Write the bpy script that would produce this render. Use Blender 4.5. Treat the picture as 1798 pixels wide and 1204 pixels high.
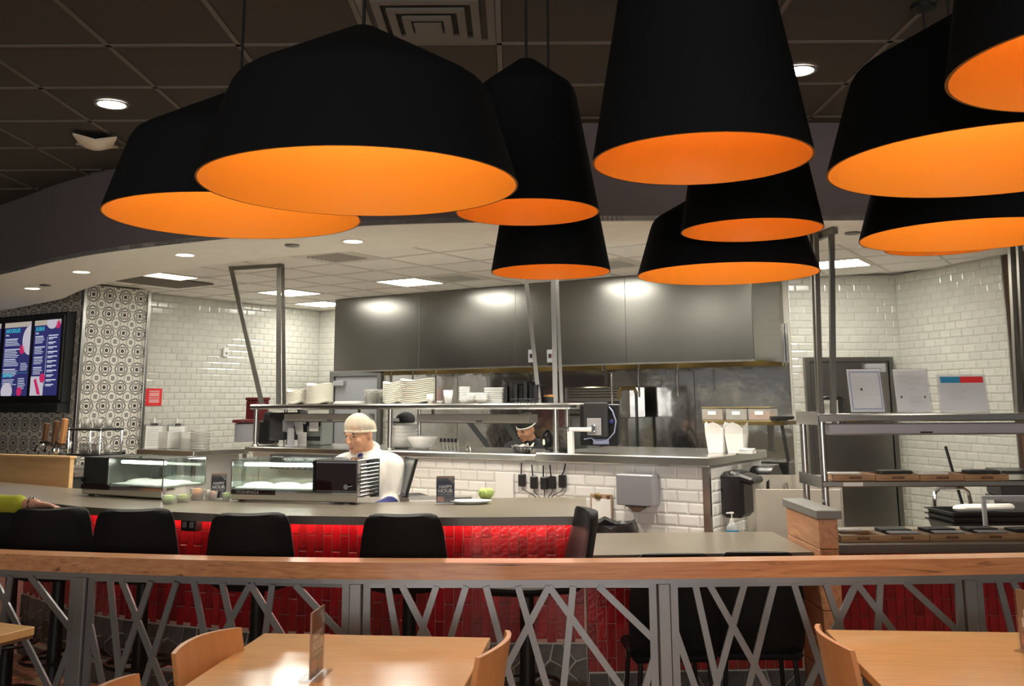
import bpy, bmesh, math, random
from mathutils import Vector, Matrix
R = random.Random(7)
scn = bpy.context.scene
for o in list(bpy.data.objects): bpy.data.objects.remove(o)
C = scn.collection
PI = math.pi

# ---------------------------------------------------------------- camera
EYE, F, CX, CY, PITCH, ROLL = 1.70, 1700.0, 899.0, 413.0, .1703, -.0055
cam = bpy.data.objects.new('camera', bpy.data.cameras.new('camera'))
C.objects.link(cam)
cam.data.sensor_fit = 'HORIZONTAL'; cam.data.sensor_width = 36
cam.data.lens = 36 * F / 1798
cam.data.shift_y = -(602 - CY) / 1798
cam.data.clip_start = .05
cam.location = (0, 0, EYE)
cam.rotation_euler = (Matrix.Rotation(PITCH, 3, 'X') @ Matrix.Rotation(PI/2, 3, 'X') @ Matrix.Rotation(ROLL, 3, 'Z')).to_euler()
scn.camera = cam
# ---------------------------------------------------------------- world and exposure
w = bpy.data.worlds.new('room_air'); scn.world = w; w.use_nodes = True
w.node_tree.nodes['Background'].inputs[0].default_value = (1, .96, .92, 1)
w.node_tree.nodes['Background'].inputs[1].default_value = .085
vs = scn.view_settings
vs.view_transform = 'Standard'; vs.look = 'None'; vs.gamma = 1; vs.use_curve_mapping = False
vs.exposure = 1.0
# soft fill lamp added behind the camera, no known source
ld = bpy.data.lights.new('front_fill', 'AREA'); ld.shape = 'RECTANGLE'; ld.size = 7; ld.size_y = 2.2
ld.energy = 150; ld.color = (1, .97, .93)
lo = bpy.data.objects.new('front_fill', ld); C.objects.link(lo)
lo.location = (0, -6.15, 1.8); lo.rotation_euler = (PI/2, 0, 0)

# ---------------------------------------------------------------- survey helpers (photo measurement -> place in the room)
_ca = Matrix.Rotation(PITCH, 3, 'X')
def ray(px, py):
    u, v = (px - CX)/F, (CY - py)/F
    c, s = math.cos(ROLL), math.sin(ROLL)
    return _ca @ Vector((c*u - s*v, 1, s*u + c*v))
def atz(px, py, z):
    d = ray(px, py); return d*((z - EYE)/d.z) + Vector((0, 0, EYE))
def aty(px, py, Y):
    d = ray(px, py); return d*(Y/d.y) + Vector((0, 0, EYE))
def atp(px, py, pl):
    a, b = pl; d = ray(px, py); return d*(a/(d.y - b*d.x)) + Vector((0, 0, EYE))
def proj(p):
    v = _ca.transposed() @ (Vector(p) - Vector((0, 0, EYE)))
    c, s = math.cos(ROLL), math.sin(ROLL)
    return CX + F*(c*v.x + s*v.z)/v.y, CY - F*(-s*v.x + c*v.z)/v.y

# kitchen axes: e1 along the pass (to the right, nearer), e2 away from the guests
KA = -math.atan(.635)
E1 = Vector((math.cos(KA), math.sin(KA), 0)); E2 = Vector((-math.sin(KA), math.cos(KA), 0))
SL = -.635; K2 = 1/math.cos(KA)
PASS, HOOD, BACK = 7.4, 10.88, 12.1
HK, HD, HS = 3.0, 3.353, 2.755      # kitchen ceiling, dining ceiling, soffit underside
def kp(px, py=760, w=0, base=PASS):
    return atp(px, py, (base + w*K2, SL))

# ---------------------------------------------------------------- materials
MATS = {}
def mat(name, col, rough=.5, metal=0, var=.0, vs_=8, bump=0, bs=60, emit=0, rnd=0, stretch=None, spec=.5, coat=0, alpha=1, trans=0, sheen=0):
    if name in MATS: return MATS[name]
    m = bpy.data.materials.new(name); m.use_nodes = True; MATS[name] = m
    nt = m.node_tree; N = nt.nodes; Lk = nt.links; b = N['Principled BSDF']
    b.inputs['Roughness'].default_value = rough; b.inputs['Metallic'].default_value = metal
    b.inputs['Specular IOR Level'].default_value = spec
    if coat: b.inputs['Coat Weight'].default_value = coat; b.inputs['Coat Roughness'].default_value = .08
    b.inputs['Base Color'].default_value = (*col, 1)
    if trans: b.inputs['Transmission Weight'].default_value = trans
    if alpha < 1: b.inputs['Alpha'].default_value = alpha
    if emit:
        b.inputs['Emission Color'].default_value = (*col, 1); b.inputs['Emission Strength'].default_value = emit
    tc = N.new('ShaderNodeTexCoord'); mp = N.new('ShaderNodeMapping')
    Lk.new(tc.outputs['Object'], mp.inputs[0])
    if stretch: mp.inputs['Scale'].default_value = stretch
    src = None
    if var:
        nz = N.new('ShaderNodeTexNoise'); nz.inputs['Scale'].default_value = vs_; nz.inputs['Detail'].default_value = 4
        Lk.new(mp.outputs[0], nz.inputs['Vector'])
        mr = N.new('ShaderNodeMapRange'); mr.inputs[1].default_value = .25; mr.inputs[2].default_value = .75
        mr.inputs[3].default_value = 1 - var; mr.inputs[4].default_value = 1 + var
        Lk.new(nz.outputs[0], mr.inputs[0]); src = mr.outputs[0]
    if rnd:
        oi = N.new('ShaderNodeObjectInfo'); mr2 = N.new('ShaderNodeMapRange')
        mr2.inputs[3].default_value = 1 - rnd; mr2.inputs[4].default_value = 1 + rnd
        Lk.new(oi.outputs['Random'], mr2.inputs[0])
        if src:
            mu = N.new('ShaderNodeMath'); mu.operation = 'MULTIPLY'; Lk.new(src, mu.inputs[0]); Lk.new(mr2.outputs[0], mu.inputs[1]); src = mu.outputs[0]
        else: src = mr2.outputs[0]
    if src:
        vm = N.new('ShaderNodeVectorMath'); vm.operation = 'SCALE'; vm.inputs[0].default_value = col
        Lk.new(src, vm.inputs['Scale']); Lk.new(vm.outputs[0], b.inputs['Base Color'])
    if bump:
        n2 = N.new('ShaderNodeTexNoise'); n2.inputs['Scale'].default_value = bs; n2.inputs['Detail'].default_value = 3
        Lk.new(mp.outputs[0], n2.inputs['Vector'])
        bp = N.new('ShaderNodeBump'); bp.inputs['Strength'].default_value = bump; bp.inputs['Distance'].default_value = .01
        Lk.new(n2.outputs[0], bp.inputs['Height']); Lk.new(bp.outputs[0], b.inputs['Normal'])
    return m
def wood(name, c1, c2, scale=(1, 12, 12), rough=.4, coat=0, knots=0):
    m = bpy.data.materials.new(name); m.use_nodes = True; MATS[name] = m
    nt = m.node_tree; N = nt.nodes; Lk = nt.links; b = N['Principled BSDF']
    b.inputs['Roughness'].default_value = rough
    if coat: b.inputs['Coat Weight'].default_value = coat; b.inputs['Coat Roughness'].default_value = .12
    tc = N.new('ShaderNodeTexCoord'); mp = N.new('ShaderNodeMapping'); mp.inputs['Scale'].default_value = scale
    Lk.new(tc.outputs['Object'], mp.inputs[0])
    nz = N.new('ShaderNodeTexNoise'); nz.inputs['Scale'].default_value = 3; nz.inputs['Detail'].default_value = 6; nz.inputs['Distortion'].default_value = .6
    Lk.new(mp.outputs[0], nz.inputs['Vector'])
    cr = N.new('ShaderNodeValToRGB'); cr.color_ramp.elements[0].position = .3; cr.color_ramp.elements[1].position = .7
    cr.color_ramp.elements[0].color = (*c1, 1); cr.color_ramp.elements[1].color = (*c2, 1)
    Lk.new(nz.outputs[0], cr.inputs[0]); out = cr.outputs[0]
    if knots:
        n2 = N.new('ShaderNodeTexNoise'); n2.inputs['Scale'].default_value = 1.7; n2.inputs['Detail'].default_value = 5; n2.inputs['Distortion'].default_value = 1.5
        Lk.new(mp.outputs[0], n2.inputs['Vector'])
        c2_ = N.new('ShaderNodeValToRGB'); c2_.color_ramp.elements[0].position = .60; c2_.color_ramp.elements[1].position = .72
        c2_.color_ramp.elements[0].color = (1, 1, 1, 1); c2_.color_ramp.elements[1].color = (.22, .14, .1, 1)
        Lk.new(n2.outputs[0], c2_.inputs[0])
        mx = N.new('ShaderNodeMix'); mx.data_type = 'RGBA'; mx.blend_type = 'MULTIPLY'; mx.inputs[0].default_value = knots
        Lk.new(out, mx.inputs[6]); Lk.new(c2_.outputs[0], mx.inputs[7]); out = mx.outputs[2]
    Lk.new(out, b.inputs['Base Color'])
    return m
def glass(name, tint=(.9, 1, .95), refl=.10, rough=.02, frost=0):
    m = bpy.data.materials.new(name); m.use_nodes = True; MATS[name] = m
    nt = m.node_tree; N = nt.nodes; Lk = nt.links; N.remove(N['Principled BSDF'])
    t = N.new('ShaderNodeBsdfTransparent'); t.inputs[0].default_value = (*tint, 1)
    g = N.new('ShaderNodeBsdfGlossy'); g.inputs['Roughness'].default_value = rough
    lw = N.new('ShaderNodeLayerWeight'); lw.inputs[0].default_value = .25
    mr = N.new('ShaderNodeMapRange'); mr.inputs[3].default_value = refl*.5; mr.inputs[4].default_value = min(1, refl*5)
    Lk.new(lw.outputs['Fresnel'], mr.inputs[0])
    mx = N.new('ShaderNodeMixShader'); Lk.new(mr.outputs[0], mx.inputs[0]); Lk.new(t.outputs[0], mx.inputs[1]); Lk.new(g.outputs[0], mx.inputs[2])
    out = mx.outputs[0]
    if frost:
        df = N.new('ShaderNodeBsdfDiffuse'); df.inputs[0].default_value = (.85, .84, .8, 1); m2 = N.new('ShaderNodeMixShader'); m2.inputs[0].default_value = frost
        Lk.new(out, m2.inputs[1]); Lk.new(df.outputs[0], m2.inputs[2]); out = m2.outputs[0]
    Lk.new(out, N['Material Output'].inputs[0])
    return m
def lit(name, col, st):
    m = bpy.data.materials.new(name); m.use_nodes = True; MATS[name] = m
    nt = m.node_tree; N = nt.nodes; N.remove(N['Principled BSDF'])
    e = N.new('ShaderNodeEmission'); e.inputs[0].default_value = (*col, 1); e.inputs[1].default_value = st
    nt.links.new(e.outputs[0], N['Material Output'].inputs[0]); return m
def pattern_tile():
    m = bpy.data.materials.new('printed_cement_tile'); m.use_nodes = True
    nt = m.node_tree; N = nt.nodes; Lk = nt.links; b = N['Principled BSDF']; b.inputs['Roughness'].default_value = .35
    def mth(op, a, c=None):
        n = N.new('ShaderNodeMath'); n.operation = op
        for i, v in enumerate((a, c)):
            if v is None: continue
            if isinstance(v, (int, float)): n.inputs[i].default_value = v
            else: Lk.new(v, n.inputs[i])
        return n.outputs[0]
    uv = N.new('ShaderNodeUVMap'); sp = N.new('ShaderNodeSeparateXYZ'); Lk.new(uv.outputs[0], sp.inputs[0])
    U = mth('SUBTRACT', sp.outputs[0], .5); V = mth('SUBTRACT', sp.outputs[1], .5)
    au = mth('ABSOLUTE', U); av = mth('ABSOLUTE', V)
    def ln(a, c): return mth('SQRT', mth('ADD', mth('MULTIPLY', a, a), mth('MULTIPLY', c, c)))
    d = ln(U, V)
    def band(x, r, h): return mth('LESS_THAN', mth('ABSOLUTE', mth('SUBTRACT', x, r)), h)
    marks = [mth('LESS_THAN', d, .105), band(d, .2, .018)]
    marks.append(band(ln(mth('SUBTRACT', au, .13), V), .235, .017))
    marks.append(band(ln(U, mth('SUBTRACT', av, .13)), .235, .017))
    cu = mth('SUBTRACT', .5, au); cv = mth('SUBTRACT', .5, av); dc = ln(cu, cv)
    fl = mth('MULTIPLY', mth('LESS_THAN', dc, .15), mth('LESS_THAN', mth('ABSOLUTE', mth('SUBTRACT', mth('MAXIMUM', cu, cv), .075)), .022))
    marks += [mth('LESS_THAN', dc, .035), fl, ]
    ch = mth('MULTIPLY', band(mth('ADD', cu, mth('MULTIPLY', cv, .45)), .3, .017), mth('GREATER_THAN', d, .34))
    ch2 = mth('MULTIPLY', band(mth('ADD', cv, mth('MULTIPLY', cu, .45)), .3, .017), mth('GREATER_THAN', d, .34))
    marks += [ch, ch2]
    s = marks[0]
    for k in marks[1:]: s = mth('MAXIMUM', s, k)
    mx = N.new('ShaderNodeMix'); mx.data_type = 'RGBA'; Lk.new(s, mx.inputs[0])
    mx.inputs[6].default_value = (.80, .77, .70, 1); mx.inputs[7].default_value = (.045, .04, .035, 1)
    Lk.new(mx.outputs[2], b.inputs['Base Color'])
    return m
mat('lamp_black', (.006, .006, .007), .85, spec=.2, bump=.05, bs=300)
mat('lamp_gold', (.52, .215, .028), .5, spec=.3)
mat('black_cord', (.004, .004, .004), .7)
mat('ceil_dark', (.06, .049, .041), .9, var=.08, vs_=30, rnd=.05)
mat('ceil_dark_bar', (.13, .112, .096), .6)
mat('soffit_paint', (.15, .125, .13), .8, var=.04)
mat('white_paint', (.89, .86, .80), .75, var=.03)
mat('ceil_white', (.89, .86, .80), .9, var=.03, vs_=40, rnd=.03)
mat('ceil_white_bar', (.70, .67, .6), .6)
mat('vent_grey', (.5, .48, .44), .5)
mat('vent_dark', (.05, .045, .04), .8)
mat('brown_panel', (.16, .13, .10), .8)
mat('grout', (.60, .57, .50), .9)
mat('tile_cream', (.575, .57, .515), .13, var=.03, vs_=20, rnd=.05, spec=.6)
mat('tile_white', (.82, .82, .80), .12, var=.02, rnd=.04, spec=.6)
mat('grout_red', (.62, .40, .34), .9)
mat('tile_red', (.30, .008, .014), .16, var=.28, vs_=14, rnd=.3, bump=.25, bs=45, spec=.6)
mat('stone_dark', (.10, .097, .094), .55, var=.3, vs_=14, rnd=.35, bump=.5, bs=50)
mat('stone_grout', (.55, .53, .48), .9)
mat('stone_floor', (.42, .32, .21), .45, var=.3, vs_=9, rnd=.25, bump=.35, bs=30)
mat('floor_grout', (.55, .48, .38), .9)
mat('quartz', (.165, .142, .106), .30, var=.05, vs_=90, spec=.5)
mat('quartz_edge', (.13, .115, .105), .4, var=.05, vs_=90)
mat('steel', (.52, .51, .49), .24, 1, var=.04, vs_=3, stretch=(1, 1, 30))
mat('steel_hood', (.235, .23, .215), .25, 1, var=.05, vs_=2)
mat('steel_wall', (.60, .60, .60), .13, 1, var=.05, vs_=3, bump=.8, bs=2.6)
mat('steel_dark', (.22, .215, .20), .35, 1)
mat('steel_door', (.36, .355, .34), .26, 1, bump=.12, bs=1.5)
mat('chrome', (.72, .72, .72), .08, 1)
mat('strut', (.20, .19, .17), .35, .9)
mat('rail_steel', (.26, .26, .27), .42, .75, var=.08, vs_=6)
wood('rail_wood', (.48, .20, .085), (.66, .34, .16), (.8, 22, 22), .28, .4, .9)
wood('table_wood', (.64, .36, .14), (.74, .44, .185), (1.5, 22, 10), .2, .5)
wood('chair_wood', (.52, .235, .085), (.60, .29, .11), (8, 8, 1.2), .4, .1)
wood('pony_wood', (.42, .19, .09), (.58, .30, .16), (10, 1.2, 10), .5, 0, .5)
wood('light_wood', (.72, .46, .21), (.80, .53, .26), (1, 10, 10), .45)
wood('tray_wood', (.30, .17, .08), (.46, .28, .15), (2, 16, 16), .55)
wood('dark_wood', (.10, .045, .02), (.17, .08, .035), (10, 10, 1), .5)
mat('stool_black', (.005, .005, .006), .65, spec=.2, bump=.06, bs=200)
mat('stool_metal', (.012, .012, .012), .4, .4)
mat('leather_black', (.014, .013, .013), .3)
mat('plastic_black', (.012, .012, .013), .35)
mat('plastic_matte', (.02, .02, .021), .7)
mat('plastic_grey', (.33, .33, .35), .5)
mat('plastic_white', (.8, .8, .78), .4)
mat('porcelain', (.80, .77, .66), .18, spec=.5)
mat('white_bowl', (.82, .82, .80), .2)
mat('paper', (.82, .81, .78), .9)
mat('paper_grey', (.5, .5, .5), .9)
thin = mat('thin_paper', (.85, .85, .84), .9)
nt = thin.node_tree; tl_ = nt.nodes.new('ShaderNodeBsdfTranslucent'); tl_.inputs[0].default_value = (.9, .9, .92, 1); ms_ = nt.nodes.new('ShaderNodeMixShader'); ms_.inputs[0].default_value = .55
nt.links.new(nt.nodes['Principled BSDF'].outputs[0], ms_.inputs[1]); nt.links.new(tl_.outputs[0], ms_.inputs[2]); nt.links.new(ms_.outputs[0], nt.nodes['Material Output'].inputs[0])
mat('ink', (.05, .05, .06), .9)
mat('slate', (.018, .018, .020), .6)
mat('red_sign', (.72, .02, .025), .5)
mat('red_plastic', (.13, .012, .014), .4)
mat('skin', (.60, .31, .185), .5, var=.05, vs_=20)
mat('skin_dark', (.42, .21, .13), .5, var=.05)
mat('hair', (.012, .01, .009), .5)
mat('cloth_white', (.82, .80, .74), .85, bump=.25, bs=14)
mat('cloth_black', (.022, .022, .025), .85, bump=.2, bs=14)
mat('cloth_blue', (.025, .03, .16), .8, var=.5, vs_=40)
mat('cloth_yellow', (.30, .31, .018), .85, bump=.35, bs=22)
mat('cloth_dark', (.03, .03, .045), .9)
mat('brass', (.22, .16, .07), .4, .8)
mat('towel_brown', (.36, .24, .16), .9)
mat('beige_board', (.40, .37, .32), .6, var=.06)
mat('blue_label', (.02, .22, .42), .5)
mat('food_orange', (.75, .30, .10), .6, var=.4, vs_=40)
mat('food_brown', (.45, .22, .07), .7, var=.4, vs_=40)
mat('lettuce', (.42, .55, .16), .6, var=.4, vs_=30)
mat('wasabi', (.45, .75, .22), .5, var=.2)
mat('card_blue', (.018, .028, .065), .4)
mat('card_dark', (.02, .018, .018), .4)
mat('card_pink', (.65, .30, .22), .6, var=.4, vs_=60)
mat('card_teal', (.03, .25, .3), .6)
mat('blue_wire', (.25, .28, .42), .5)
mat('dark_glass', (.02, .007, .008), .06, spec=.8)
mat('display_dark', (.05, .065, .07), .15)
mat('brown_wall', (.10, .055, .03), .8)
mat('display_bed', (.9, .9, .88), .5)
MATS['printed_tile'] = pattern_tile()
glass('clear_glass', (.92, .97, .95), .12)
glass('clear_plastic', (.95, .95, .94), .16, .12, .28)
glass('acrylic', (.97, .97, .98), .10, .06)
glass('hairnet_gauze', (.93, .80, .62), .01, .9)
lit('troffer_light', (1, .965, .86), 13.5)
lit('downlight_glow', (1, .93, .80), 30)
lit('small_downlight', (1, .90, .72), 9)
lit('bulb', (1, .66, .25), 9)
lit('tube_light', (1, .97, .9), 9)
lit('led_red', (1, .38, .30), 13)
lit('screen_blue', (.030, .030, .13), .5)
lit('screen_text', (.75, .8, .95), .42)
lit('screen_cyan', (.05, .45, .62), .4)
lit('screen_pink', (.62, .03, .14), .4)
lit('screen_food', (.62, .58, .66), .4)
lit('screen_tan', (.52, .45, .38), .4)
lit('hood_lamp', (1, .85, .5), 6)
lit('orange_glow', (1, .75, .2), 3)

# ---------------------------------------------------------------- mesh helpers
class G:
    def __init__(s): s.v = []; s.f = []; s.uv = None
    def add(s, v, f):
        n = len(s.v); s.v += [tuple(p) for p in v]; s.f += [tuple(i + n for i in q) for q in f]; return s
    def box(s, x0, x1, y0, y1, z0, z1, b=0, M=None):
        if b <= 0:
            v = [(x, y, z) for z in (z0, z1) for y in (y0, y1) for x in (x0, x1)]
            f = [(0, 2, 3, 1), (4, 5, 7, 6), (0, 1, 5, 4), (2, 6, 7, 3), (0, 4, 6, 2), (1, 3, 7, 5)]
        else:
            v = []; f = []
            X, Y, Z = (x0, x1), (y0, y1), (z0, z1); idx = {}
            for i in (0, 1):
                for j in (0, 1):
                    for k in (0, 1):
                        sx, sy, sz = (1 - 2*i)*b, (1 - 2*j)*b, (1 - 2*k)*b
                        for a, p in enumerate(((X[i], Y[j]+sy, Z[k]+sz), (X[i]+sx, Y[j], Z[k]+sz), (X[i]+sx, Y[j]+sy, Z[k]))):
                            idx[i, j, k, a] = len(v); v.append(p)
            def q(l): f.append(tuple(idx[t] for t in l))
            for i in (0, 1):
                o = 1 if i else -1
                for a, (m1, m2) in enumerate(((1, 2), (0, 2), (0, 1))):
                    cs = []
                    for (p, r) in ((0, 0), (1, 0), (1, 1), (0, 1)):
                        t = [0, 0, 0]; t[a] = i; t[m1] = p; t[m2] = r; cs.append((*t, a))
                    q(cs)
            for a in range(3):
                m1, m2 = [m for m in range(3) if m != a]
                for p in (0, 1):
                    for r in (0, 1):
                        t0 = [0, 0, 0]; t0[m1] = p; t0[m2] = r; t1 = list(t0); t1[a] = 1
                        q([(*t0, m1), (*t0, m2), (*t1, m2), (*t1, m1)])
            for i in (0, 1):
                for j in (0, 1):
                    for k in (0, 1): q([(i, j, k, 0), (i, j, k, 1), (i, j, k, 2)])
        if M is not None: v = [M @ Vector(p) for p in v]
        return s.add(v, f)
    def tube(s, pts, r, n=8, closed=False, r2=None, cap=True):
        pts = [Vector(p) for p in pts]; m = len(pts); v = []; f = []; up = None
        for i, p in enumerate(pts):
            if closed: t = pts[(i+1) % m] - pts[i-1]
            else: t = pts[min(i+1, m-1)] - pts[max(i-1, 0)]
            t.normalize()
            if up is None: up = t.orthogonal().normalized()
            up = (up - t*up.dot(t))
            up = up.normalized() if up.length > 1e-6 else t.orthogonal().normalized()
            sd = t.cross(up)
            rr = r if r2 is None else r + (r2 - r)*i/(m-1)
            for k in range(n):
                a = 2*PI*k/n; v.append(p + (up*math.cos(a) + sd*math.sin(a))*rr)
        for i in range(m if closed else m-1):
            j = (i+1) % m
            for k in range(n): f.append((i*n+k, i*n+(k+1) % n, j*n+(k+1) % n, j*n+k))
        if not closed and cap: f.append(tuple(range(n-1, -1, -1))); f.append(tuple((m-1)*n+k for k in range(n)))
        return s.add(v, f)
    def lathe(s, prof, n=24, c=(0, 0, 0), sx=1, sy=1, wob=None):
        v = []; f = []; m = len(prof)
        for r, z in prof:
            for k in range(n):
                a = 2*PI*k/n; dz = wob(a, r, z) if wob else 0
                v.append((c[0]+r*math.cos(a)*sx, c[1]+r*math.sin(a)*sy, c[2]+z+dz))
        for i in range(m-1):
            for k in range(n): f.append((i*n+k, i*n+(k+1) % n, (i+1)*n+(k+1) % n, (i+1)*n+k))
        if prof[0][0] > 1e-4: f.append(tuple(range(n-1, -1, -1)))
        if prof[-1][0] > 1e-4: f.append(tuple((m-1)*n+k for k in range(n)))
        return s.add(v, f)
    def shell(s, prof, n=24, c=(0, 0, 0), sx=1, sy=1, wob=None):   # closed profile loop (no caps)
        v = []; f = []; m = len(prof)
        for r, z in prof:
            for k in range(n):
                a = 2*PI*k/n; dz = wob(a, r, z) if wob else 0
                v.append((c[0]+r*math.cos(a)*sx, c[1]+r*math.sin(a)*sy, c[2]+z+dz))
        for i in range(m):
            j = (i+1) % m
            for k in range(n): f.append((i*n+k, i*n+(k+1) % n, j*n+(k+1) % n, j*n+k))
        return s.add(v, f)
    def prism(s, poly, z0, z1, M=None):
        n = len(poly); v = [(p[0], p[1], z0) for p in poly] + [(p[0], p[1], z1) for p in poly]
        f = [tuple(range(n-1, -1, -1)), tuple(range(n, 2*n))] + [(i, (i+1) % n, n+(i+1) % n, n+i) for i in range(n)]
        if M is not None: v = [M @ Vector(p) for p in v]
        return s.add(v, f)
    def ball(s, c, r, n=12, m=8, rot=None):
        if isinstance(r, (int, float)): r = (r, r, r)
        v = []; f = []
        for i in range(m+1):
            t = PI*i/m
            for k in range(n):
                a = 2*PI*k/n
                p = Vector((r[0]*math.sin(t)*math.cos(a), r[1]*math.sin(t)*math.sin(a), r[2]*math.cos(t)))
                if rot is not None: p = rot @ p
                v.append(p + Vector(c))
        for i in range(m):
            for k in range(n): f.append((i*n+k, (i+1)*n+k, (i+1)*n+(k+1) % n, i*n+(k+1) % n))
        return s.add(v, f)
    def mesh(s, name):
        me = bpy.data.meshes.new(name); me.from_pydata(s.v, [], s.f)
        bm = bmesh.new(); bm.from_mesh(me); bmesh.ops.remove_doubles(bm, verts=bm.verts, dist=1e-6)
        bmesh.ops.dissolve_degenerate(bm, dist=1e-7, edges=bm.edges); bmesh.ops.recalc_face_normals(bm, faces=bm.faces); bm.to_mesh(me); bm.free()
        return me
def link(name, data, parent=None, loc=None, rot=None):
    o = bpy.data.objects.new(name, data); C.objects.link(o)
    if parent is not None: o.parent = parent
    if loc is not None: o.location = loc
    if rot is not None: o.rotation_euler = rot
    return o
def part(name, g, m, parent=None, smooth=False, loc=None, rot=None, kind=None, label=None, angle=None):
    me = g.mesh(name) if isinstance(g, G) else g
    if isinstance(g, G):
        me.materials.append(MATS[m] if isinstance(m, str) else m)
        if smooth or angle:
            me.shade_smooth()
            if angle: me.set_sharp_from_angle(angle=angle)
    o = link(name, me, parent, loc, rot)
    if kind: o['kind'] = kind
    if label: o['label'] = label
    return o
def smooth_part(name, g, m, parent=None, **k): return part(name, g, m, parent, angle=.7, **k)
def thing(name, label, cat, loc=(0, 0, 0), rz=0, group=None):
    o = bpy.data.objects.new(name, None); C.objects.link(o); o.empty_display_size = .1
    o.location = loc; o.rotation_euler = (0, 0, rz); o['label'] = label; o['category'] = cat
    if group: o['group'] = group
    return o
def tag(o, label, cat, group=None):
    o['label'] = label; o['category'] = cat
    if group: o['group'] = group
    return o
def struct(name, g, m, parent=None, **k):
    o = part(name, g, m, parent, **k); o['kind'] = 'structure'; return o
def copy_tree(o, parent=None):
    c = o.copy(); C.objects.link(c); c.parent = parent
    for ch in list(o.children): copy_tree(ch, c)
    return c
def clone(o, loc, rz, label=None):
    c = copy_tree(o); c.location = loc; c.rotation_euler = (0, 0, rz)
    if label: c['label'] = label
    return c
ORD = 'first second third fourth fifth sixth seventh eighth ninth tenth eleventh twelfth thirteenth fourteenth'.split()
def text(s, size, m, parent, loc, rot, name='lettering', align='CENTER', bold=0, ext=.0006):
    cu = bpy.data.curves.new('t', 'FONT'); cu.body = s; cu.size = size; cu.align_x = align; cu.align_y = 'CENTER'; cu.extrude = ext; cu.offset = bold; cu.resolution_u = 2
    ob = bpy.data.objects.new('t', cu); C.objects.link(ob)
    bpy.context.view_layer.update()
    me = bpy.data.meshes.new_from_object(ob.evaluated_get(bpy.context.evaluated_depsgraph_get()))
    bpy.data.objects.remove(ob); me.materials.clear(); me.materials.append(MATS[m])
    return link(name, me, parent, loc, rot)
def crom(pts, n=8):
    pts = [Vector((*p, 0)) if len(p) == 2 else Vector(p) for p in pts]; out = []
    for i in range(len(pts)-1):
        p0, p1, p2, p3 = pts[max(i-1, 0)], pts[i], pts[i+1], pts[min(i+2, len(pts)-1)]
        for k in range(n):
            t = k/n
            out.append(.5*((2*p1)+(p2-p0)*t+(2*p0-5*p1+4*p2-p3)*t*t+(3*p1-p0-3*p2+p3)*t**3))
    out.append(pts[-1]); return out
class Path:
    def __init__(s, pts):
        s.p = [Vector((p[0], p[1], 0)) for p in pts]; s.l = [0]
        for a, b in zip(s.p, s.p[1:]): s.l.append(s.l[-1] + (b-a).length)
        s.len = s.l[-1]
    def at(s, d):
        d = max(0, min(s.len, d)); i = 0
        while i < len(s.l)-2 and s.l[i+1] < d: i += 1
        t = (d - s.l[i])/(s.l[i+1]-s.l[i]); a, b = s.p[i], s.p[i+1]
        return a.lerp(b, t), math.atan2((b-a).y, (b-a).x)
    def offset(s, o):
        out = []
        for i, p in enumerate(s.p):
            t = (s.p[min(i+1, len(s.p)-1)] - s.p[max(i-1, 0)]).normalized(); out.append(p + Vector((-t.y, t.x, 0))*o)
        return out
    def at_px(s, px, z):
        best = None
        for k in range(601):
            d = s.len*k/600; p, a = s.at(d); e = abs(proj((p.x, p.y, z))[0] - px)
            if best is None or e < best[0]: best = (e, d)
        return best[1]
def ribbon(path_pts, z0, z1, thick_pts):
    g = G(); n = len(path_pts); v = []
    for a, b in zip(path_pts, thick_pts): v += [(a.x, a.y, z0), (a.x, a.y, z1), (b.x, b.y, z1), (b.x, b.y, z0)]
    f = []
    for i in range(n-1):
        for k in range(4): f.append((4*i+k, 4*i+(k+1) % 4, 4*i+4+(k+1) % 4, 4*i+4+k))
    f += [(0, 1, 2, 3), (4*n-1, 4*n-2, 4*n-3, 4*n-4)]
    return g.add(v, f)
def voronoi(w, h, cell, seed):
    rr = random.Random(seed); nx, ny = max(1, round(w/cell)), max(1, round(h/cell)); S = []
    for i in range(nx):
        for j in range(ny): S.append(((i+.5+rr.uniform(-.42, .42))*w/nx, (j+.5+rr.uniform(-.42, .42))*h/ny))
    out = []
    for a in S:
        poly = [(0, 0), (w, 0), (w, h), (0, h)]
        for b in S:
            if b is a or abs(b[0]-a[0]) > 3*cell or abs(b[1]-a[1]) > 3*cell: continue
            mx, my = (a[0]+b[0])/2, (a[1]+b[1])/2; nx_, ny_ = b[0]-a[0], b[1]-a[1]; q = []
            for i in range(len(poly)):
                p, r = poly[i], poly[(i+1) % len(poly)]
                dp = (p[0]-mx)*nx_+(p[1]-my)*ny_; dr = (r[0]-mx)*nx_+(r[1]-my)*ny_
                if dp <= 0: q.append(p)
                if dp*dr < 0: t = dp/(dp-dr); q.append((p[0]+(r[0]-p[0])*t, p[1]+(r[1]-p[1])*t))
            poly = q
            if not poly: break
        if len(poly) >= 3: out.append((a, poly))
    return out
def shrink(poly, g):
    n = len(poly); cx = sum(p[0] for p in poly)/n; cy = sum(p[1] for p in poly)/n; out = []
    for p in poly:
        d = math.hypot(p[0]-cx, p[1]-cy); k = max(.2, (d-g)/d) if d > 0 else 1
        out.append((cx+(p[0]-cx)*k, cy+(p[1]-cy)*k))
    return out
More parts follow.
